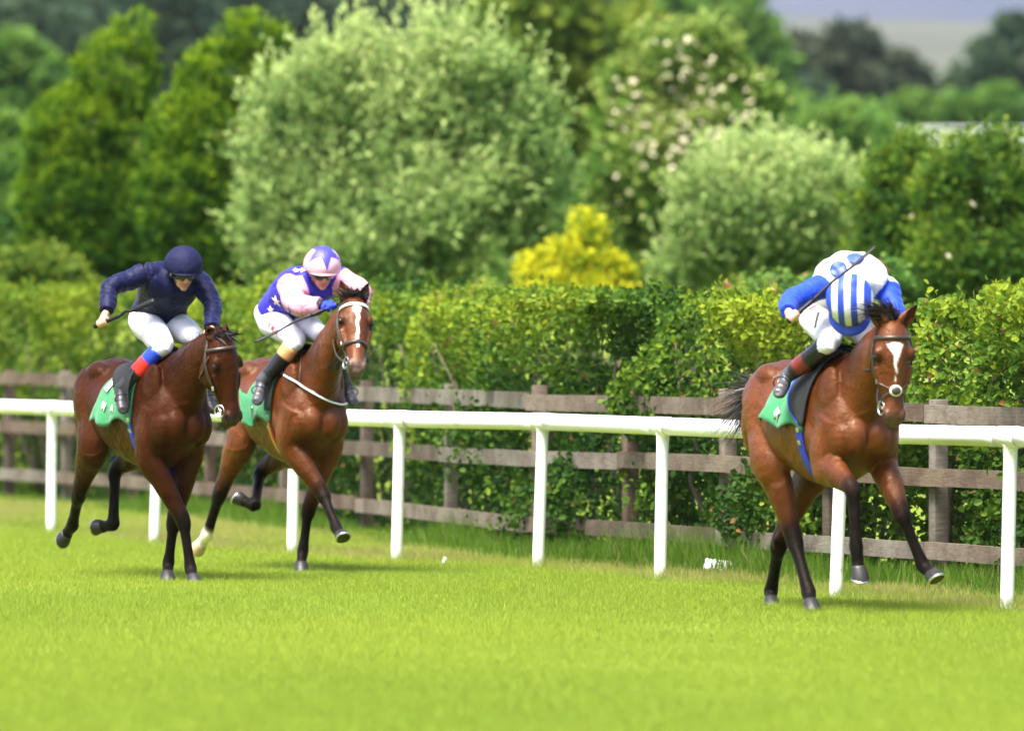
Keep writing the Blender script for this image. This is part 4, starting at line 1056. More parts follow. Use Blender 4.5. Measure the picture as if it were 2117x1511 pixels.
def text_decal(txt, fr, px, py, bvh, size, mat, parent, rot=0.0, off=.005, bold=0.0, shear=0.0):
    cu = bpy.data.curves.new('lettering', 'FONT'); cu.body = txt; cu.size = 1; cu.align_x = 'CENTER'; cu.align_y = 'CENTER'; cu.resolution_u = 2; cu.offset = bold; cu.shear = shear
    to = bpy.data.objects.new('lettering', cu); COL.objects.link(to); me = evaluated(to); bpy.data.objects.remove(to); bpy.data.curves.remove(cu)
    P = [(v.co.x, v.co.y) for v in me.vertices]; Fc = [tuple(p.vertices) for p in me.polygons]; bpy.data.meshes.remove(me)
    return decal('lettering', P, fr, px, py, bvh, size, mat, parent, rot, off, Fc)

# ------------------------------------------------------------------ jockeys
SKIN = V3(.50, .26, .17)
def rider_mats():
    M['skin'] = attr_mat('skin', .5, .4, .08, 25, .001, 120)
    def silk(name, col=None):
        m = attr_mat(name, .5, .10, .05, 8, .010, 16, sheen=.04); return m
    M['silks'] = silk('racing silks')
    M['breeches'] = attr_mat('white breeches', .6, .35, .03, 10, .006, 18)
    M['boot'] = attr_mat('boot leather', .32, .35, .15, 25, .004, 45)
    M['goggle'] = simple('goggle lens', (.010, .010, .012), .12, .2, spec=.7)
    M['whip'] = simple('whip leather', (.007, .0065, .007), .5, .3, 30, spec=.25)
    M['navy cap'] = simple('navy cap cloth', (.006, .007, .034), .7, .15, 9, .010, 22, spec=.15)
    M['pink cap'] = simple('pink cap cloth', (.58, .30, .36), .55, .05, 8, .006, 20)
    M['royal'] = simple('royal blue cloth', (.020, .055, .50), .5, .10, 12, .003, 50)
    M['violet blue'] = simple('deep blue cloth', (.035, .030, .36), .5, .10, 12, .003, 50)
    M['white silk'] = simple('white cloth', (.66, .65, .67), .5, .04, 12, .003, 50)
    M['pale pink silk'] = simple('pale pink cloth', (.76, .58, .64), .5, .05, 12)
    M['red print'] = simple('red print', (.55, .03, .07), .6, .05)
    M['dark print'] = simple('dark print', (.05, .05, .07), .6, .05)
    # striped cap: stripes run front to back, tilted, in the cap's own coordinates
    m, nt, bs = newmat('blue and white striped cap'); tc = N(nt, 'ShaderNodeTexCoord'); sx = N(nt, 'ShaderNodeSeparateXYZ'); nt.links.new(tc.outputs['Object'], sx.inputs[0])
    a = N(nt, 'ShaderNodeMath', operation='MULTIPLY_ADD'); nt.links.new(sx.outputs[2], a.inputs[0]); a.inputs[1].default_value = 0.0; nt.links.new(sx.outputs[1], a.inputs[2])
    k = N(nt, 'ShaderNodeMath', operation='MULTIPLY_ADD'); nt.links.new(a.outputs[0], k.inputs[0]); k.inputs[1].default_value = 1 / .080; k.inputs[2].default_value = 10.30
    f = N(nt, 'ShaderNodeMath', operation='FRACT'); nt.links.new(k.outputs[0], f.inputs[0]); g = N(nt, 'ShaderNodeMath', operation='GREATER_THAN'); g.inputs[1].default_value = .5; nt.links.new(f.outputs[0], g.inputs[0])
    r = ramp(nt, g.outputs[0], [(.0, (.66, .65, .67)), (1, (.018, .055, .45))]); r.color_ramp.interpolation = 'CONSTANT'; r.color_ramp.elements[1].position = .5
    nt.links.new(r.outputs[0], bs.inputs['Base Color']); bs.inputs['Roughness'].default_value = .5; bump(nt, bs, noise(nt, 20, 3).outputs[0], .005)
    M['striped cap'] = m
rider_mats()

def hand(g, wrist, grip, axis, col, r=.0095, pad=0.0):
    """a closed hand: palm, four unequal curled fingers round the axis through grip, thumb along it"""
    ax = nrm(axis); d = wrist - grip; d = nrm(d - ax * (d @ ax)); e = np.cross(ax, d); R0 = .021; r = r + pad
    pc = grip + d * .036; g.add(ellipsoid(pc, ax * (.040 + pad), d * (.040 + pad), e * (.019 + pad)), col)
    g.add(tube([wrist, wrist * .5 + pc * .5, pc], [.030 + pad, .031 + pad, .026 + pad], [.026 + pad, .028 + pad, .026 + pad], sub=2, n=10), col)
    for i, L in enumerate((250, 285, 275, 235)):
        c = grip + ax * (.030 - .020 * i); pts = [c + d * .03 + e * .016]
        for a in np.linspace(15, L, 7): pts.append(c + (d * math.cos(R(a)) + e * math.sin(R(a))) * (R0 + .004 * math.cos(R(a))))
        g.add(tube(pts, [r * 1.08, r * 1.08, r * 1.1, r, r * 1.04, r * .95, r * .9, r * .7], ref=tuple(ax), sub=2, n=8), col)
    b = pc + ax * .030 - e * .012; g.add(tube([b, b + ax * .022 - e * .006 - d * .020, grip + ax * .060 - e * .010 + d * .004, grip + ax * .066 + e * .010 - d * .006], [.013 + pad, .0125 + pad, .0105 + pad, .008 + pad], sub=3, n=8), col)

def make_rider(label, fr, J, silk, sleeve, legbands, cap, pitch, yaw, roll=0, glove=None, flesh=SKIN, peak=.15, puff=.014, capk=1.0):
    root = empty('person', tuple(fr.o), fr.rz); tag(root, label, 'person')
    P = {k: V3(*v[1:]) if v[0] == 'own' else fr.on(*v) for k, v in J.items()}
    pel, ch, nk = P['pelvis'], P['chest'], P['neck']; rs, ls, rh, lh = P['rs'], P['ls'], P['rh'], P['lh']
    hc = P['head']; fw = nrm(fr.dirl((math.sin(R(yaw)), -math.cos(R(yaw)), 0))); u = V3(0, 0, 1) * math.cos(R(pitch)) + fw * math.sin(R(pitch)); w = -V3(0, 0, 1) * math.sin(R(pitch)) + fw * math.cos(R(pitch))
    s = np.cross(u, w); cr, sr = math.cos(R(roll)), math.sin(R(roll)); u, s = u * cr + s * sr, s * cr - u * sr
    shl = nrm(ls - rs); hpl = nrm(lh - rh)
    def torso(g, k, c1, z0=0.0):
        ctr = [pel + (ch - pel) * z0, pel * .62 + ch * .38, pel * .25 + ch * .75, ch, ch * .45 + nk * .55, nk, nk * .5 + hc * .5 - u * .03]
        back = nrm(np.cross(shl, ch - pel));  back = back if back[2] > 0 else -back
        ctr[1] = ctr[1] + back * .035; ctr[2] = ctr[2] + back * .03
        aa = [.115, .120, .128, .122, .100, .066, .052]; bb = [.155, .155, .170, .185, .165, .085, .055]
        if z0 > 0: aa[0] = .128; bb[0] = .168
        rows = []; C = np.array(ctr); D = catmull(np.column_stack([C, aa, bb]), 4); T = np.gradient(D[:, :3], axis=0)
        for i, (q, t) in enumerate(zip(D, T)):
            v = min(1, i / (len(D) * .55)); l = nrm(hpl * (1 - v) + shl * v); t = nrm(t); b = nrm(l - t * (l @ t)); a = np.cross(t, b); kk = k if i < len(D) - 7 else min(k, .010)
            rows.append(np.concatenate([q[:3], a * (q[3] + kk), b * (q[4] + kk)]))
        if k > 0: rows = rows[:-2]
        g.add(rings_mesh(np.array(rows), 24), c1)
    def arm(g, S, E, W, k, c, end=1.0):
        S = np.asarray(S); W2 = E + (W - E) * end; inn = ch * .45 + S * .55
        g.add(tube([inn, S, S * .55 + E * .45, E + nrm(S - E) * .03, E + nrm(W - E) * .03, E * .5 + W2 * .5, W2], np.array([.068, .070, .060, .054, .050, .045, .040]) + k, ref=(0, 1, .2), sub=4, n=16), c)
    def leg(g, Hp, K, k, c, lo=None):
        g.add(tube([Hp + (pel - Hp) * .4 + nrm(Hp - K) * .05, Hp, Hp * .6 + K * .4, Hp * .2 + K * .8, K] + ([] if lo is None else [K + (lo - K) * .12, K + (lo - K) * .24]), (np.array([.10, .112, .098, .078, .066, .062, .055][:5 if lo is None else 7]) + k), ref=(0, 1, .2), sub=4, n=18), c)
    # body: one skin from head to foot
    g = Geo(); torso(g, -.018, flesh); fl2 = flesh * .95
    for S, E, W in (('rs', 're', 'rw'), ('ls', 'le', 'lw')): arm(g, P[S], P[E], P[W], -.034, flesh)
    hand(g, P['rw'], P['rg'], P['tip'] - P['rg'], flesh); hand(g, P['lw'], P['lg'], P.get('lax', fr.on(*J['lg'])) - P['lg'] + V3(.2, -1, .1), flesh)
    for Hp, K, A, T in (('rh', 'rk', 'ra', 'rt'), ('lh', 'lk', 'la', 'lt')):
        leg(g, P[Hp], P[K], -.012, flesh)
        g.add(tube([P[K], P[K] * .7 + P[A] * .3, P[A], P[A] * .3 + P[T] * .7], [.052, .048, .032, .028], sub=3, n=12), flesh)
    g.add(ellipsoid(hc + u * .01 - w * .012, s * .074, w * .092, u * .105), flesh); jc = hc - u * .075 + w * .022
    g.add(ellipsoid(jc, s * .056, w * .066, u * .062), flesh); g.add(ellipsoid(hc - u * .122 + w * .058, s * .026, w * .022, u * .020), flesh)
    g.add(tube([hc - u * .005 + w * .082, hc - u * .035 + w * .100, hc - u * .052 + w * .108, hc - u * .060 + w * .090], [.010, .013, .017, .012], [.010, .013, .018, .014], ref=tuple(s), sub=2, n=8), flesh)
    for q in (-1, 1):
        g.add(ellipsoid(hc - u * .045 + s * q * .045 + w * .055, s * .022, w * .022, u * .026), flesh)
        g.add(ellipsoid(hc - u * .035 + s * q * .078 - w * .012, s * .012, w * .020, u * .032), flesh)
    g.add(ellipsoid(hc - u * .086 + w * .078, s * .024, w * .012, u * .0065), V3(.42, .13, .10)); g.add(ellipsoid(hc - u * .097 + w * .075, s * .020, w * .012, u * .007), V3(.42, .13, .10))
    g.add(tube([nk, nk * .5 + hc * .5 - u * .02, hc - u * .05 - w * .02], [.060, .054, .05], ref=tuple(s), sub=2, n=12), flesh)
    me, C = remesh(g, .0068, 2, 'body', .4)
    V = verts(me); jawd = np.clip(((V - jc) @ -u + .03) / .05, 0, 1) * (np.linalg.norm(V - jc, axis=1) < .10); C = C * (1 - .12 * jawd[:, None])
    set_col(me, C); me.materials.append(M['skin']); obj('body', me, root)
    # silks
    g = Geo(); torso(g, .036, silk, .06)
    for S, E, W in (('rs', 're', 'rw'), ('ls', 'le', 'lw')): arm(g, P[S], P[E], P[W], puff, sleeve, .97)
    me, C = remesh(g, .0075, 3, 'jacket'); V = verts(me); Nn = norms(me)
    ab = nrm(ch - pel); sv = V - np.outer(V @ ab, ab) * .0
    wr = sines(V * V3(1, 1, 1) + np.outer(V @ ab, ab) * .3 + np.outer(V @ shl, shl) * .5, 22, 11, 8); fine = sines(V, 60, 12, 8)
    arms_ = np.zeros(len(V))
    for S, E, W in (('rs', 're', 'rw'), ('ls', 'le', 'lw')):
        for a, b in ((P[S], P[E]), (P[E], P[W])):
            ax = b - a; L = np.linalg.norm(ax); t = ((V - a) @ ax) / L / L; d = np.linalg.norm(V - a - np.outer(np.clip(t, 0, 1), ax), axis=1)
            m = np.clip((.11 - d) / .03, 0, 1) * np.clip(t * 4, 0, 1); wv = np.sin(t * L * 120 + 2.5 * sines(V, 14, 15, 5)); arms_ = np.where(m > 0, np.maximum(arms_, m) , arms_); V = V + Nn * (m * wv * .0016)[:, None]
    V = V + Nn * (wr * .0042 * (1 - .2 * arms_) - np.exp(-(sines(V, 22, 13, 7) / .2) ** 2) * .0035 + np.abs(fine) * .0012)[:, None]
    isl = np.zeros(len(V), bool)
    for S, E, W in (('rs', 're', 'rw'), ('ls', 'le', 'lw')):
        ax = P[E] - P[S]; t = ((V - P[S]) @ ax) / (ax @ ax); d = np.linalg.norm(V - P[S] - np.outer(t, ax), axis=1); isl |= (t > .08) & (t < 1.1) & (d < .094 + puff)
        ax = P[W] - P[E]; t = ((V - P[E]) @ ax) / (ax @ ax); d = np.linalg.norm(V - P[E] - np.outer(t, ax), axis=1); isl |= (t > -.1) & (d < .086 + puff)
    C = np.where(isl[:, None], sleeve, silk)
    set_verts(me, V); set_col(me, C); me.materials.append(M['silks']); me.polygons.foreach_set('use_smooth', np.full(len(me.polygons), True, bool)); jo = obj('jacket', me, root); jb = bvh_of(me)
    # breeches
    g = Geo(); white = V3(.62, .61, .66)
    g.add(ellipsoid(pel * .9 + ch * .1, hpl * .165, nrm(ch - pel) * .15, nrm(np.cross(hpl, ch - pel)) * .130), white)
    for Hp, K, A in (('rh', 'rk', 'ra'), ('lh', 'lk', 'la')): leg(g, P[Hp], P[K], .006, white, P[A])
    me, C = remesh(g, .0078, 4, 'breeches'); V = verts(me); Nn = norms(me)
    V = V + Nn * (sines(V, 24, 17, 8) * .0050)[:, None]; set_verts(me, V); set_col(me, C); me.materials.append(M['breeches']); bo = obj('breeches', me, root); bb_ = bvh_of(me)
    # boots with their coloured bands
    for K, A, T in (('rk', 'ra', 'rt'), ('lk', 'la', 'lt')):
        k, a, t = P[K], P[A], P[T]; ax = nrm(a - k); Lb = np.linalg.norm(a - k); pts = []; ra = []; cc = []
        for uu in np.linspace(.13, 1, 26):
            pts.append(k + (a - k) * uu + V3(0, 0, 0)); ra.append(.062 * (1 - uu) + .045 * uu + .006 * math.sin(uu * 3.1)); c = legbands[0][1]
            for lim, cl in legbands:
                if uu >= lim: c = cl
            cc.append(c)
        V, F = tube(pts, ra, ref=(0, 1, 0), sub=1, n=18); C = np.repeat(np.array(cc), 18, 0); C = np.vstack([C, C[:1], C[-1:]])
        V = V + (nrm(np.array([1., .3, .2])) * 0.0); sw = sines(V, 45, 19, 6)[:, None]; V = V + (V - (k + np.outer((V - k) @ ax, ax))) * sw * .05
        me = mesh_py('boot', V, F, (M['boot'],)); set_col(me, C); bt = obj('boot', me, root)
        fd = nrm(t - a); hl = a - fd * .045 + V3(0, 0, -.035); g = Geo(); fc = legbands[-1][1]
        g.add(tube([a + V3(0, 0, .02), a + (t - a) * .15 - V3(0, 0, .02), a + (t - a) * .55 - V3(0, 0, .015), a + (t - a) * .9 - V3(0, 0, .01), t], [.046, .048, .036, .030, .014], [.042, .042, .044, .040, .02], sub=4, n=14), fc)
        g.add(tube([a, hl, a + (t - a) * .2 - V3(0, 0, .04)], [.04, .034, .03], sub=3, n=12), fc)
        me, C = remesh(g, .009, 3, 'foot'); set_col(me, C); me.materials.append(M['boot']); obj('foot', me, bt)
        so = a + (t - a) * .55; st = nrm(np.cross(fd, V3(0, 1, 0)))
        obj('stirrup', mesh_py('stirrup', *torus(so + V3(0, 0, .02), fd, .050, .004), (M['whip'],)), bt)
    # cap on its helmet: built in the cap's own frame (x out of the face, y left, z crown)
    Mx = np.eye(4); Mx[:3, 0] = w; Mx[:3, 1] = s; Mx[:3, 2] = u; Mx[:3, 3] = hc + u * .022 - w * .006
    nu, nv = 40, 16; V = []; ax_, ay_, az_ = .146 * capk, .128 * capk, .132 * capk
    for j in range(nv + 1):
        p = R(100) * j / nv
        for i in range(nu):
            t = 2 * np.pi * i / nu; e = 1 + .012 * math.sin(3 * t + p * 5) * (j > 2) + (.02 if j == nv else 0); fr_ = math.cos(t)
            V.append((ax_ * math.sin(p) * fr_ * e, ay_ * math.sin(p) * math.sin(t) * e, az_ * math.cos(p) - .018 * max(0, -fr_) * (j / nv) ** 2 + .010 * max(0, fr_) * (j / nv) ** 2))
    F = [(j * nu + i, j * nu + (i + 1) % nu, (j + 1) * nu + (i + 1) % nu, (j + 1) * nu + i) for j in range(1, nv) for i in range(nu)] + [(0, nu + (i + 1) % nu, nu + i) for i in range(nu)]
    V = np.array(V); me = mesh_py('helmet', V, F, (cap[0],)); bm = bmesh.new(); bm.from_mesh(me); bmesh.ops.remove_doubles(bm, verts=bm.verts, dist=1e-5); bmesh.ops.recalc_face_normals(bm, faces=bm.faces); bm.to_mesh(me); bm.free()
    me.polygons.foreach_set('use_smooth', np.full(len(me.polygons), True, bool))
    ho = obj('helmet', me, root); ho.matrix_local = Matrix(Mx.tolist()); so = ho.modifiers.new('t', 'SOLIDIFY'); so.thickness = .008; so.offset = 1
    P2 = np.zeros((21, 5, 3))
    for i in range(21):
        t = R(-62 + 124 * i / 20)
        for j in range(5):
            e = j / 4; rr = 1 + e * peak * max(0, math.cos(t * 1.40)) ** .7
            P2[i, j] = (ax_ * math.cos(t) * rr * .985, ay_ * math.sin(t) * rr * .985, .004 - .020 * e - .010 * abs(math.sin(t)))
    pk = sheet('peak', P2, cap[1], ho, .008)
    G2 = np.zeros((19, 5, 3))
    for i in range(19):
        t = R(-78 + 156 * i / 18)
        for j in range(5):
            e = (j / 4 - .5); G2[i, j] = (.112 * math.cos(t) + .006 * (1 - 4 * e * e) - .004, .088 * math.sin(t), -.050 + e * (.050 - .016 * math.exp(-(t / .16) ** 2)) + .0)
    sheet('goggles', G2, M['goggle'], ho, .006)
    for q in (-1, 1):
        sheet('chin_strap', np.array([[V3(.02 + d, q * .080, -.03), V3(.038 + d, q * .064, -.10), V3(.052 + d, q * .02, -.145)] for d in (-.007, .007)]), M['leather'], ho, .003)
    if glove is not None:
        g = Geo(); hand(g, P['rw'], P['rg'], P['tip'] - P['rg'], glove, pad=.0035); me, C = remesh(g, .006, 2, 'glove'); set_col(me, C); me.materials.append(M['silks']); gl = obj('glove', me, root)
        obj('cuff', mesh_py('cuff', *tube([P['rw'] - nrm(P['rg'] - P['rw']) * .022, P['rw'], P['rw'] + nrm(P['rg'] - P['rw']) * .018], [.040, .042, .038], ref=(0, 1, .2), sub=1, n=16), (M['whip'],)), gl)
        g = Geo(); hand(g, P['lw'], P['lg'], V3(.2, -1, .1), glove, pad=.0035); me, C = remesh(g, .006, 2, 'glove'); set_col(me, C); me.materials.append(M['silks']); obj('glove', me, root)
    return dict(root=root, P=P, jacket=jo, jb=jb, breeches=bo, bb=bb_, helmet=ho, fr=fr, ax=(ax_, ay_, az_))
def whip(label, fr, P, butt_back=.07):
    g0 = P['rg']; d = nrm(P['tip'] - g0); root = empty('whip', tuple(fr.o), fr.rz); tag(root, label, 'whip', 'riding whips held by the jockeys')
    L = np.linalg.norm(P['tip'] - g0)
    obj('handle', mesh_py('handle', *tube([g0 - d * butt_back, g0 - d * (butt_back - .012), g0, g0 + d * .14, g0 + d * .16], [.017, .018, .0145, .0145, .011], sub=1, n=10), (M['whip'],)), root)
    bend = V3(0, 0, .012)
    obj('shaft', mesh_py('shaft', *tube([g0 + d * .15, g0 + d * (L * .45) + bend, g0 + d * (L - .20)], [.0105, .0095, .0085], sub=4, n=8), (M['whip'],)), root)
    obj('flap', mesh_py('flap', *tube([g0 + d * (L - .22), g0 + d * (L - .18), g0 + d * (L - .02), g0 + d * L], [.010, .018, .019, .012], [.006, .009, .009, .005], sub=2, n=10), (M['whip'],)), root)
    return root

# ------------------------------------------------------------------ the three runners
FR = {1: Frame(345, 53.8, 25), 2: Frame(634, 56.0, 20), 3: Frame(1749, 47.5, 20)}
def legset(fr, spec):
    out = {}
    for k, (root, *js) in spec.items():
        q = -1 if k[0] == 'r' else 1
        top = V3(root[0] + .07, q * .15, 1.20) if k[1] == 'f' else V3(-.98, q * .14, 1.30)
        J = [top, np.array(root, float)]
        for px, py, L, near in js: J.append(fr.ik(J[-1], px, py, L, near))
        out[k] = J
    return out
LEGS = {
1: legset(FR[1], dict(rf=[(.08, -.18, .89), (379, 1075, .50, 1), (394, 1175, .33, 1), (402, 1203, .16, 1)], lf=[(.02, .17, .89), (359, 1080, .49, -1), (348, 1165, .31, -1), (345, 1197, .16, 1)],
   rh=[(-.87, -.20, .96), (163, 1020, .48, -1), (150, 1085, .36, -1), (131, 1113, .17, -1)], lh=[(-.74, .16, .93), (238, 968, .45, -1), (234, 1083, .41, 1), (201, 1092, .17, -1)])),
2: legset(FR[2], dict(rf=[(.12, -.18, .93), (668, 1022, .47, 1), (696, 1092, .32, 1), (709, 1113, .16, 1)], lf=[(.03, .17, .90), (637, 1055, .49, -1), (626, 1140, .31, -1), (621, 1179, .16, 1)],
   rh=[(-.90, -.20, .96), (455, 1018, .47, -1), (428, 1105, .39, -1), (411, 1131, .16, -1)], lh=[(-.74, .16, .92), (538, 976, .45, -1), (527, 1045, .40, 1), (490, 1031, .17, -1)])),
3: legset(FR[3], dict(rf=[(.10, -.185, .92), (1763, 1008, .44, 1), (1770, 1130, .34, 1), (1777, 1195, .19, 1)], lf=[(.14, .19, .93), (1863, 1060, .46, 1), (1908, 1168, .34, 1), (1936, 1198, .16, 1)],
   rh=[(-.74, -.20, .93), (1641, 1112, .52, 1), (1672, 1225, .41, 1), (1678, 1256, .15, 1)], lh=[(-.84, .13, .90), (1611, 1122, .56, -1), (1594, 1222, .41, -1), (1594, 1250, .15, 1)])),
}
def headpts(fr, pp, mp, f, L=.60, near=1):
    a = fr.on(pp[0], pp[1], f); return a, fr.ik(a, mp[0], mp[1], L, near)
def facing(fr, yaw, up=0.25): return nrm(fr.dirl((math.sin(R(yaw)), -math.cos(R(yaw)), up)))

def horse_one():
    fr = FR[1]; a, b = headpts(fr, (468, 697), (493, 884), .92)
    h = make_horse('dark bay racehorse with plain face and lowered head, ridden by the navy clad jockey', fr, a, b, facing(fr, 38), LEGS[1], V3(.033, .0083, .0020), BLACK, None, (-1.80, .30, 1.0), nose=V3(.030, .024, .022), mane_lift=.15, ear=(.10, -.04, .035), lock=.55)
    bridle(h, M['leather'], False)
    c, P = barrel_sheet(h, 'saddle_cloth', lambda u, v: (.00 - .56 * u - .02 * abs(v - .5), (-104 + 208 * v) * (1 + .05 * math.sin(u * 11 + 1)), .012 + .05 * u * max(0, abs(v - .5) * 2 - .75) * 4 * (1 + .6 * math.sin(u * 19))), 22, 44, M['green cloth'])
    girth(h, M['blue web'], -.10)
    text_decal('M', fr, 222, 842, h['bvh'], .085, M['white print'], c, -12, .035, .02)
    text_decal('A', fr, 240, 846, h['bvh'], .075, M['white print'], c, -8, .035, .02)
    decal('number_patch', [(-.5, -.7), (.5, -.7), (.5, .7), (-.5, .7)], fr, 234, 798, h['bvh'], .085, M['white print'], c, -20, .028, [(0, 1, 2, 3)])
    s, _ = barrel_sheet(h, 'saddle', lambda u, v: (-.06 - .34 * u, -34 + 68 * v, .030 + .03 * (2 * u - 1) ** 2), 10, 14, M['black leather'], .014)
    barrel_sheet(h, 'saddle_flap', lambda u, v: (.02 - (.30 - .20 * v) * u, 25 + 60 * v, .045 + .075 * math.sin(math.pi * min(1, v * 1.1)) * (.4 + .6 * u)), 9, 12, M['black cloth'], .008, parent=s)
    barrel_sheet(h, 'saddle_flap', lambda u, v: (-.02 - (.26 - .12 * v) * u, -25 - 62 * v, .042), 9, 12, M['black cloth'], .008, parent=s)
    J = dict(pelvis=(326, 655, -.34), chest=(352, 588, -.02), neck=(370, 568, .10), head=(379, 556, .22), rs=(303, 566, .0), ls=(412, 584, .04), re=(226, 594, -.02), rw=(220, 645, .12), rg=(212, 668, .16), tip=(319, 621, .48),
             le=(441, 628, .18), lw=(438, 680, .40), lg=(437, 694, .48), rh=(300, 664, -.34), lh=(352, 668, -.34), rk=(338, 714, .10), lk=(404, 696, .10), ra=(248, 806, -.10), rt=(256, 850, .03), la=('own', -.10, .34, 1.32), lt=('own', .03, .35, 1.18))
    BK = V3(.012, .012, .014)
    r = make_rider('jockey in plain navy silks and navy cap crouching over the plain faced dark bay', fr, J, V3(.0045, .0055, .033), V3(.0045, .0055, .033), [(.0, V3(.015, .04, .36)), (.36, V3(.62, .025, .02)), (.60, BK), (.8, V3(.035, .033, .038))], (M['navy cap'], M['navy cap']), 22, 18, 0)
    whip('black whip held out by the navy clad jockey, across his chest', fr, r['P'])
    rein(h, -1, r['P']['lg'], .16, .06); rein(h, 1, r['P']['lg'], .10, .04)
    return h, r
def horse_two():
    fr = FR[2]; a, b = headpts(fr, (736, 614), (741, 762), .92)
    mark = lambda t, s: np.maximum(np.where((t > .055) & (t < .19), .034 * np.sqrt(np.clip(1 - ((t - .105) / .055) ** 2, 0, 1)), 0), np.where((t > .10) & (t < .42), .013 + .010 * np.clip((.22 - t) / .1, 0, 1), 0)) - np.abs(s)
    h = make_horse('bay racehorse with white star and strip, head raised, white breast strap and sock', fr, a, b, facing(fr, 14, .4), LEGS[2], V3(.080, .0200, .0032), BLACK, mark, (-1.85, .20, 1.0), socks=('rh',), nose=V3(.10, .075, .07), mane_lift=.25)
    bridle(h, M['bead'], True)
    c, P = barrel_sheet(h, 'saddle_cloth', lambda u, v: (-.02 - .50 * u, (-106 + 212 * v) * (1 + .05 * math.sin(u * 12)), .012 + .05 * u * max(0, abs(v - .5) * 2 - .72) * 4 * (1 + .6 * math.sin(u * 17 + 1))), 22, 44, M['green cloth'])
    girth(h, M['red web'], -.14, stripes=((.30, .40, M['yellow web']), (.42, .52, M['olive web']), (.54, .62, M['yellow web'])))
    text_decal('cur', fr, 522, 836, h['bvh'], .12, M['white print'], c, -28, .035, .0, .2)
    s, _ = barrel_sheet(h, 'saddle', lambda u, v: (-.06 - .34 * u, -34 + 68 * v, .030 + .03 * (2 * u - 1) ** 2), 10, 14, M['black leather'], .014)
    barrel_sheet(h, 'saddle_flap', lambda u, v: (.0 - (.16 - .06 * v) * u, 22 + 70 * v, .030), 9, 12, M['black cloth'], .008, parent=s)
    barrel_sheet(h, 'saddle_flap', lambda u, v: (.0 - (.16 - .06 * v) * u, -22 - 70 * v, .030), 9, 12, M['black cloth'], .008, parent=s)
    # the cloth's corner blown up over the rider's foot
    Pn = np.zeros((9, 7, 3))
    for i in range(9):
        for j in range(7):
            u, v = i / 8, j / 6; q = polar(h, -.16 - .36 * u, 78 - 12 * u + 34 * v * (1 - .75 * u), .075 + .05 * math.sin(3 * u + v) + .015 * math.sin(14 * u + 5 * v))[0]; Pn[i, j] = q
    sheet('blown_corner', Pn, M['green cloth'], c, .005, sub=1)
    st = pix_strap(h, 'breast_strap', [(581, 770), (600, 782), (640, 806), (668, 822), (700, 837), (716, 833), (724, 818)], .024, M['black leather'])
    pix_strap(h, 'white_facing', [(590, 776), (612, 790), (640, 806), (668, 822), (700, 837), (716, 833), (723, 820)], .0125, M['white web'], .015, st, .003)
    pix_strap(h, 'neck_strap', [(628, 722), (624, 750), (620, 785), (617, 795)], .012, M['leather'], .008, st)
    J = dict(pelvis=(582, 652, -.36), chest=(636, 592, -.0), neck=(656, 572, .12), head=(666, 556, .24), rs=(597, 585, .04), ls=(704, 581, .04), re=(612, 633, .22), rw=(664, 632, .38), rg=(684, 634, .44), tip=(526, 707, .36),
             le=(748, 600, .18), lw=(744, 636, .42), lg=(738, 648, .50), rh=(558, 658, -.36), lh=(614, 662, -.36), rk=(612, 706, .10), lk=(664, 692, .10), ra=(540, 792, -.06), rt=(530, 832, .07), la=('own', -.08, .34, 1.34), lt=('own', .05, .35, 1.22))
    BK = V3(.012, .012, .014)
    r = make_rider('jockey in pink sleeved starred silks and pink cap pushing on his bay', fr, J, V3(.030, .026, .33), V3(.60, .28, .37), [(.0, V3(.62, .30, .12)), (.36, BK), (.80, V3(.05, .05, .06))], (M['pink cap'], M['pink cap']), 22, 14, 0, glove=V3(.02, .04, .42), puff=.028)
    for px, py, sz, rot in ((598, 552, .075, 10), (572, 622, .05, -15), (626, 560, .035, 30), (560, 640, .03, 0), (640, 652, .035, 20), (612, 560, .03, 0), (700, 610, .035, 0)):
        decal('star', star2(5, .42, 90), fr, px, py, r['jb'], sz, M['pale pink silk'], r['jacket'], rot, .006)
    # blue star on the crown of the cap
    ax_, ay_, az_ = r['ax']; pts = []
    for i, (x, y) in enumerate(star2(5, .45, 180)):
        p = R(70) * math.hypot(x, y); t = math.atan2(y, x); pts.append(V3(ax_ * math.sin(p) * math.cos(t), ay_ * math.sin(p) * math.sin(t), az_ * math.cos(p)) * 1.085 + V3(0, 0, .002))
    n = len(pts) - 1; V = [V3(ax_ * math.sin(R(16)), 0, az_ * math.cos(R(16))) * 1.088]; K = 5; F = []
    S0 = star2(5, .42, 0)[1:]; P2 = [tuple(np.array(S0[i]) * (1 - e) + np.array(S0[(i + 1) % len(S0)]) * e) for i in range(len(S0)) for e in (0, .33, .67)]; n = len(P2)
    for k in range(1, K + 1):
        for i in range(n):
            x, y = P2[i]; x, y = x * k / K, y * k / K; p = R(66) * math.hypot(x, y); t = math.atan2(y, x); q = V3(math.sin(p) * math.cos(t), math.sin(p) * math.sin(t), math.cos(p)); c30, s30 = math.cos(R(16)), math.sin(R(16)); q = V3(q[0] * c30 + q[2] * s30, q[1], q[2] * c30 - q[0] * s30); V.append(V3(ax_ * q[0], ay_ * q[1], az_ * q[2]) * 1.088)
    for i in range(n): F.append((0, 1 + i, 1 + (i + 1) % n))
    for k in range(K - 1):
        for i in range(n):
            a0, b0 = 1 + k * n + i, 1 + k * n + (i + 1) % n; F.append((a0, a0 + n, b0 + n, b0))
    obj('star', mesh_py('star', V, F, (M['violet blue'],)), r['helmet'])
    text_decal('F.MOR', fr, 566, 680, r['bb'], .06, M['red print'], r['breeches'], -22, .004, .01)
    whip('black whip held low and level by the pink sleeved jockey', fr, r['P'], .06)
    rein(h, -1, r['P']['rg'], .10, .03); rein(h, 1, r['P']['lg'], .08, .03)
    return h, r
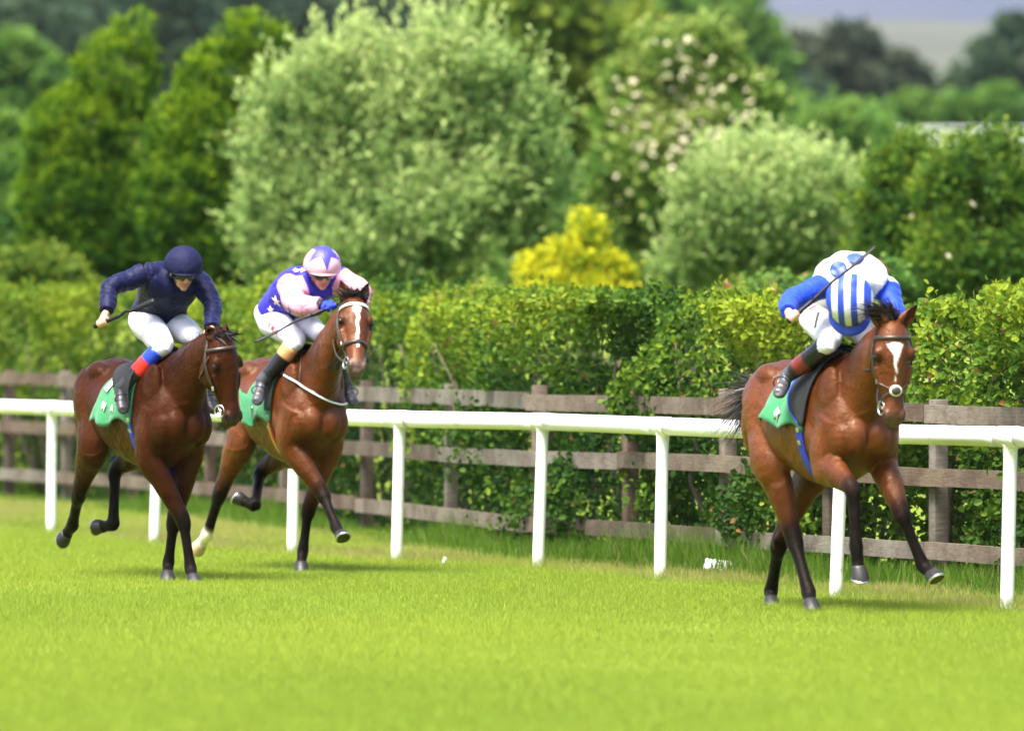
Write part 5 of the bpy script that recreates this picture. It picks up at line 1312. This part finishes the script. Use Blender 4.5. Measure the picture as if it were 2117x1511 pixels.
def horse_three():
    fr = FR[3]; a, b = headpts(fr, (1850, 672), (1852, 876), .86)
    mark = lambda t, s: np.where((t > .105) & (t < .345), .005 + .046 * np.clip((.20 - t) / .095, 0, 1) ** 1.2 + .012 * np.clip((.30 - t) / .1, 0, 1), 0) * np.clip((t - .10) / .02, 0, 1) - np.abs(s)
    h = make_horse('bright bay racehorse leading on the right, white blaze and windblown forelock', fr, a, b, facing(fr, 9, .15), LEGS[3], V3(.088, .0220, .0034), BLACK, mark, (-1.64, .01, 1.15), nose=V3(.060, .040, .035), mane_lift=.9, ear=(.13, .0, .10))
    bridle(h, M['leather'], False, True)
    c, P = barrel_sheet(h, 'saddle_cloth', lambda u, v: (-.05 - (.58 - .10 * abs(v - .5)) * u, (-100 + 200 * v) * (1 - .10 * u + .05 * math.sin(u * 11 + 2)), .012 + .06 * u * max(0, abs(v - .5) * 2 - .72) * 4 * (1 + .6 * math.sin(u * 15 + 2))), 22, 44, M['green cloth'])
    girth(h, M['blue web'], -.17)
    s, _ = barrel_sheet(h, 'saddle', lambda u, v: (-.08 - .34 * u, -34 + 68 * v, .030 + .03 * (2 * u - 1) ** 2), 10, 14, M['black leather'], .014)
    for q in (1, -1):
        p, _ = barrel_sheet(h, 'saddle_pad', lambda u, v: (.04 - .06 * v - (.05 + .24 * math.sin(math.pi * min(1, v * .95 + .08)) ** .8) * u, q * (4 + 92 * v), .024), 9, 16, M['black cloth'], .010, parent=s)
        barrel_sheet(h, 'pad_edging', lambda u, v: (.04 - .06 * v - (.05 + .24 * math.sin(math.pi * min(1, v * .95 + .08)) ** .8) * (1 + .07 * u), q * (4 + 92 * v), .030), 3, 20, M['blue web'], .006, parent=s)
    decal('emblem', [(-.5, -.1), (-.2, .5), (.1, .3), (.5, .35), (.25, -.05), (.45, -.6), (0, -.3), (-.3, -.6)], fr, 1617, 856, h['bvh'], .075, M['white print'], c, -20, .04, [tuple(range(8))])
    J = dict(pelvis=(1712, 640, -.36), chest=(1764, 572, .0), neck=(1764, 588, .16), head=(1757, 622, .33), rs=(1706, 590, .06), ls=(1830, 596, .06), re=(1632, 624, .16), rw=(1629, 645, .37), rg=(1641, 655, .46), tip=(1810, 510, .52),
             le=(1851, 642, .18), lw=(1846, 690, .42), lg=(1840, 704, .50), rh=(1690, 650, -.36), lh=(1745, 650, -.36), rk=(1716, 708, .10), lk=('own', .10, .16, 1.66), ra=(1624, 780, -.19), rt=(1608, 815, -.07), la=('own', -.19, .34, 1.44), lt=('own', -.07, .36, 1.33))
    BK = V3(.012, .012, .014)
    r = make_rider('jockey in blue and white silks and striped cap bent low over the leading bright bay', fr, J, V3(.60, .59, .62), V3(.016, .050, .42), [(.0, BK), (.50, V3(.14, .018, .014)), (.74, BK), (.84, V3(.055, .055, .06))], (M['striped cap'], M['royal']), 84, 2, -9, peak=.46, capk=1.07)
    for px, py, sz in ((1733, 557, .060), (1768, 535, .060)):
        decal('spot', disc2(28, .9), fr, px, py, r['jb'], sz, M['royal'], r['jacket'], 0, .007, disc_faces())
    bars = []; bf = []
    for k in range(9):
        x, w_ = (k - 4) * .23, .13 + .05 * (k % 3 == 1); bars += [(x - w_ / 2, -.16), (x + w_ / 2, -.16), (x + w_ / 2, .16 - .06 * (k % 2)), (x - w_ / 2, .16)]; bf.append(tuple(range(4 * k, 4 * k + 4)))
    decal('faint_print', bars, fr, 1689, 661, r['bb'], .075, M['dark print'], r['breeches'], -62, .004, bf)
    decal('tag', [(-.5, -.18), (.5, -.18), (.5, .18), (-.5, .18)], fr, 1680, 636, r['bb'], .05, M['red print'], r['breeches'], 45, .004, [(0, 1, 2, 3)])
    whip('black whip raised slantwise before the blue and white jockey', fr, r['P'], .05)
    rein(h, -1, r['P']['lg'], .10, .05); rein(h, 1, r['P']['lg'], .06, .04)
    return h, r
horse_one(); horse_two(); horse_three()

# ------------------------------------------------------------------ small things lying in the grass
def litter():
    p = at(1490, 1186, 1.65 * FOC / (1186 - HY)); root = empty('plastic_scrap', tuple(p)); tag(root, 'broken white piece of rail plastic lying in the grass by the fence', 'plastic scrap')
    th = np.linspace(0, 2 * np.pi * .62, 14); V = []; F = []
    for x, k in ((-.12, 1.0), (-.04, 1.02), (.04, 1.0), (.11, .9)):
        for t in th: V.append(V3(x, .045 * math.cos(t - 1.0) * k, .050 + .045 * math.sin(t - .3) * k))
    F = [(i * 14 + j, i * 14 + j + 1, (i + 1) * 14 + j + 1, (i + 1) * 14 + j) for i in range(3) for j in range(13)]
    o = obj('shell', mesh_py('shell', V, F, (M['pvc'],)), root); o.rotation_euler = (.15, .1, -.25); m = o.modifiers.new('t', 'SOLIDIFY'); m.thickness = .006
    p = at(918, 1166, 1.65 * FOC / (1166 - HY)); V, F = ellipsoid((0, 0, .03), (.012, 0, .008), (0, .012, 0), (.006, 0, .022), 9, 6)
    V = V + rng.normal(0, .003, V.shape); o = obj('paper_scrap', mesh_py('paper_scrap', V, F, (M['white print'],), False)); o.location = tuple(p); tag(o, 'tiny crumpled white paper scrap in the grass behind the rail', 'paper scrap')
litter()
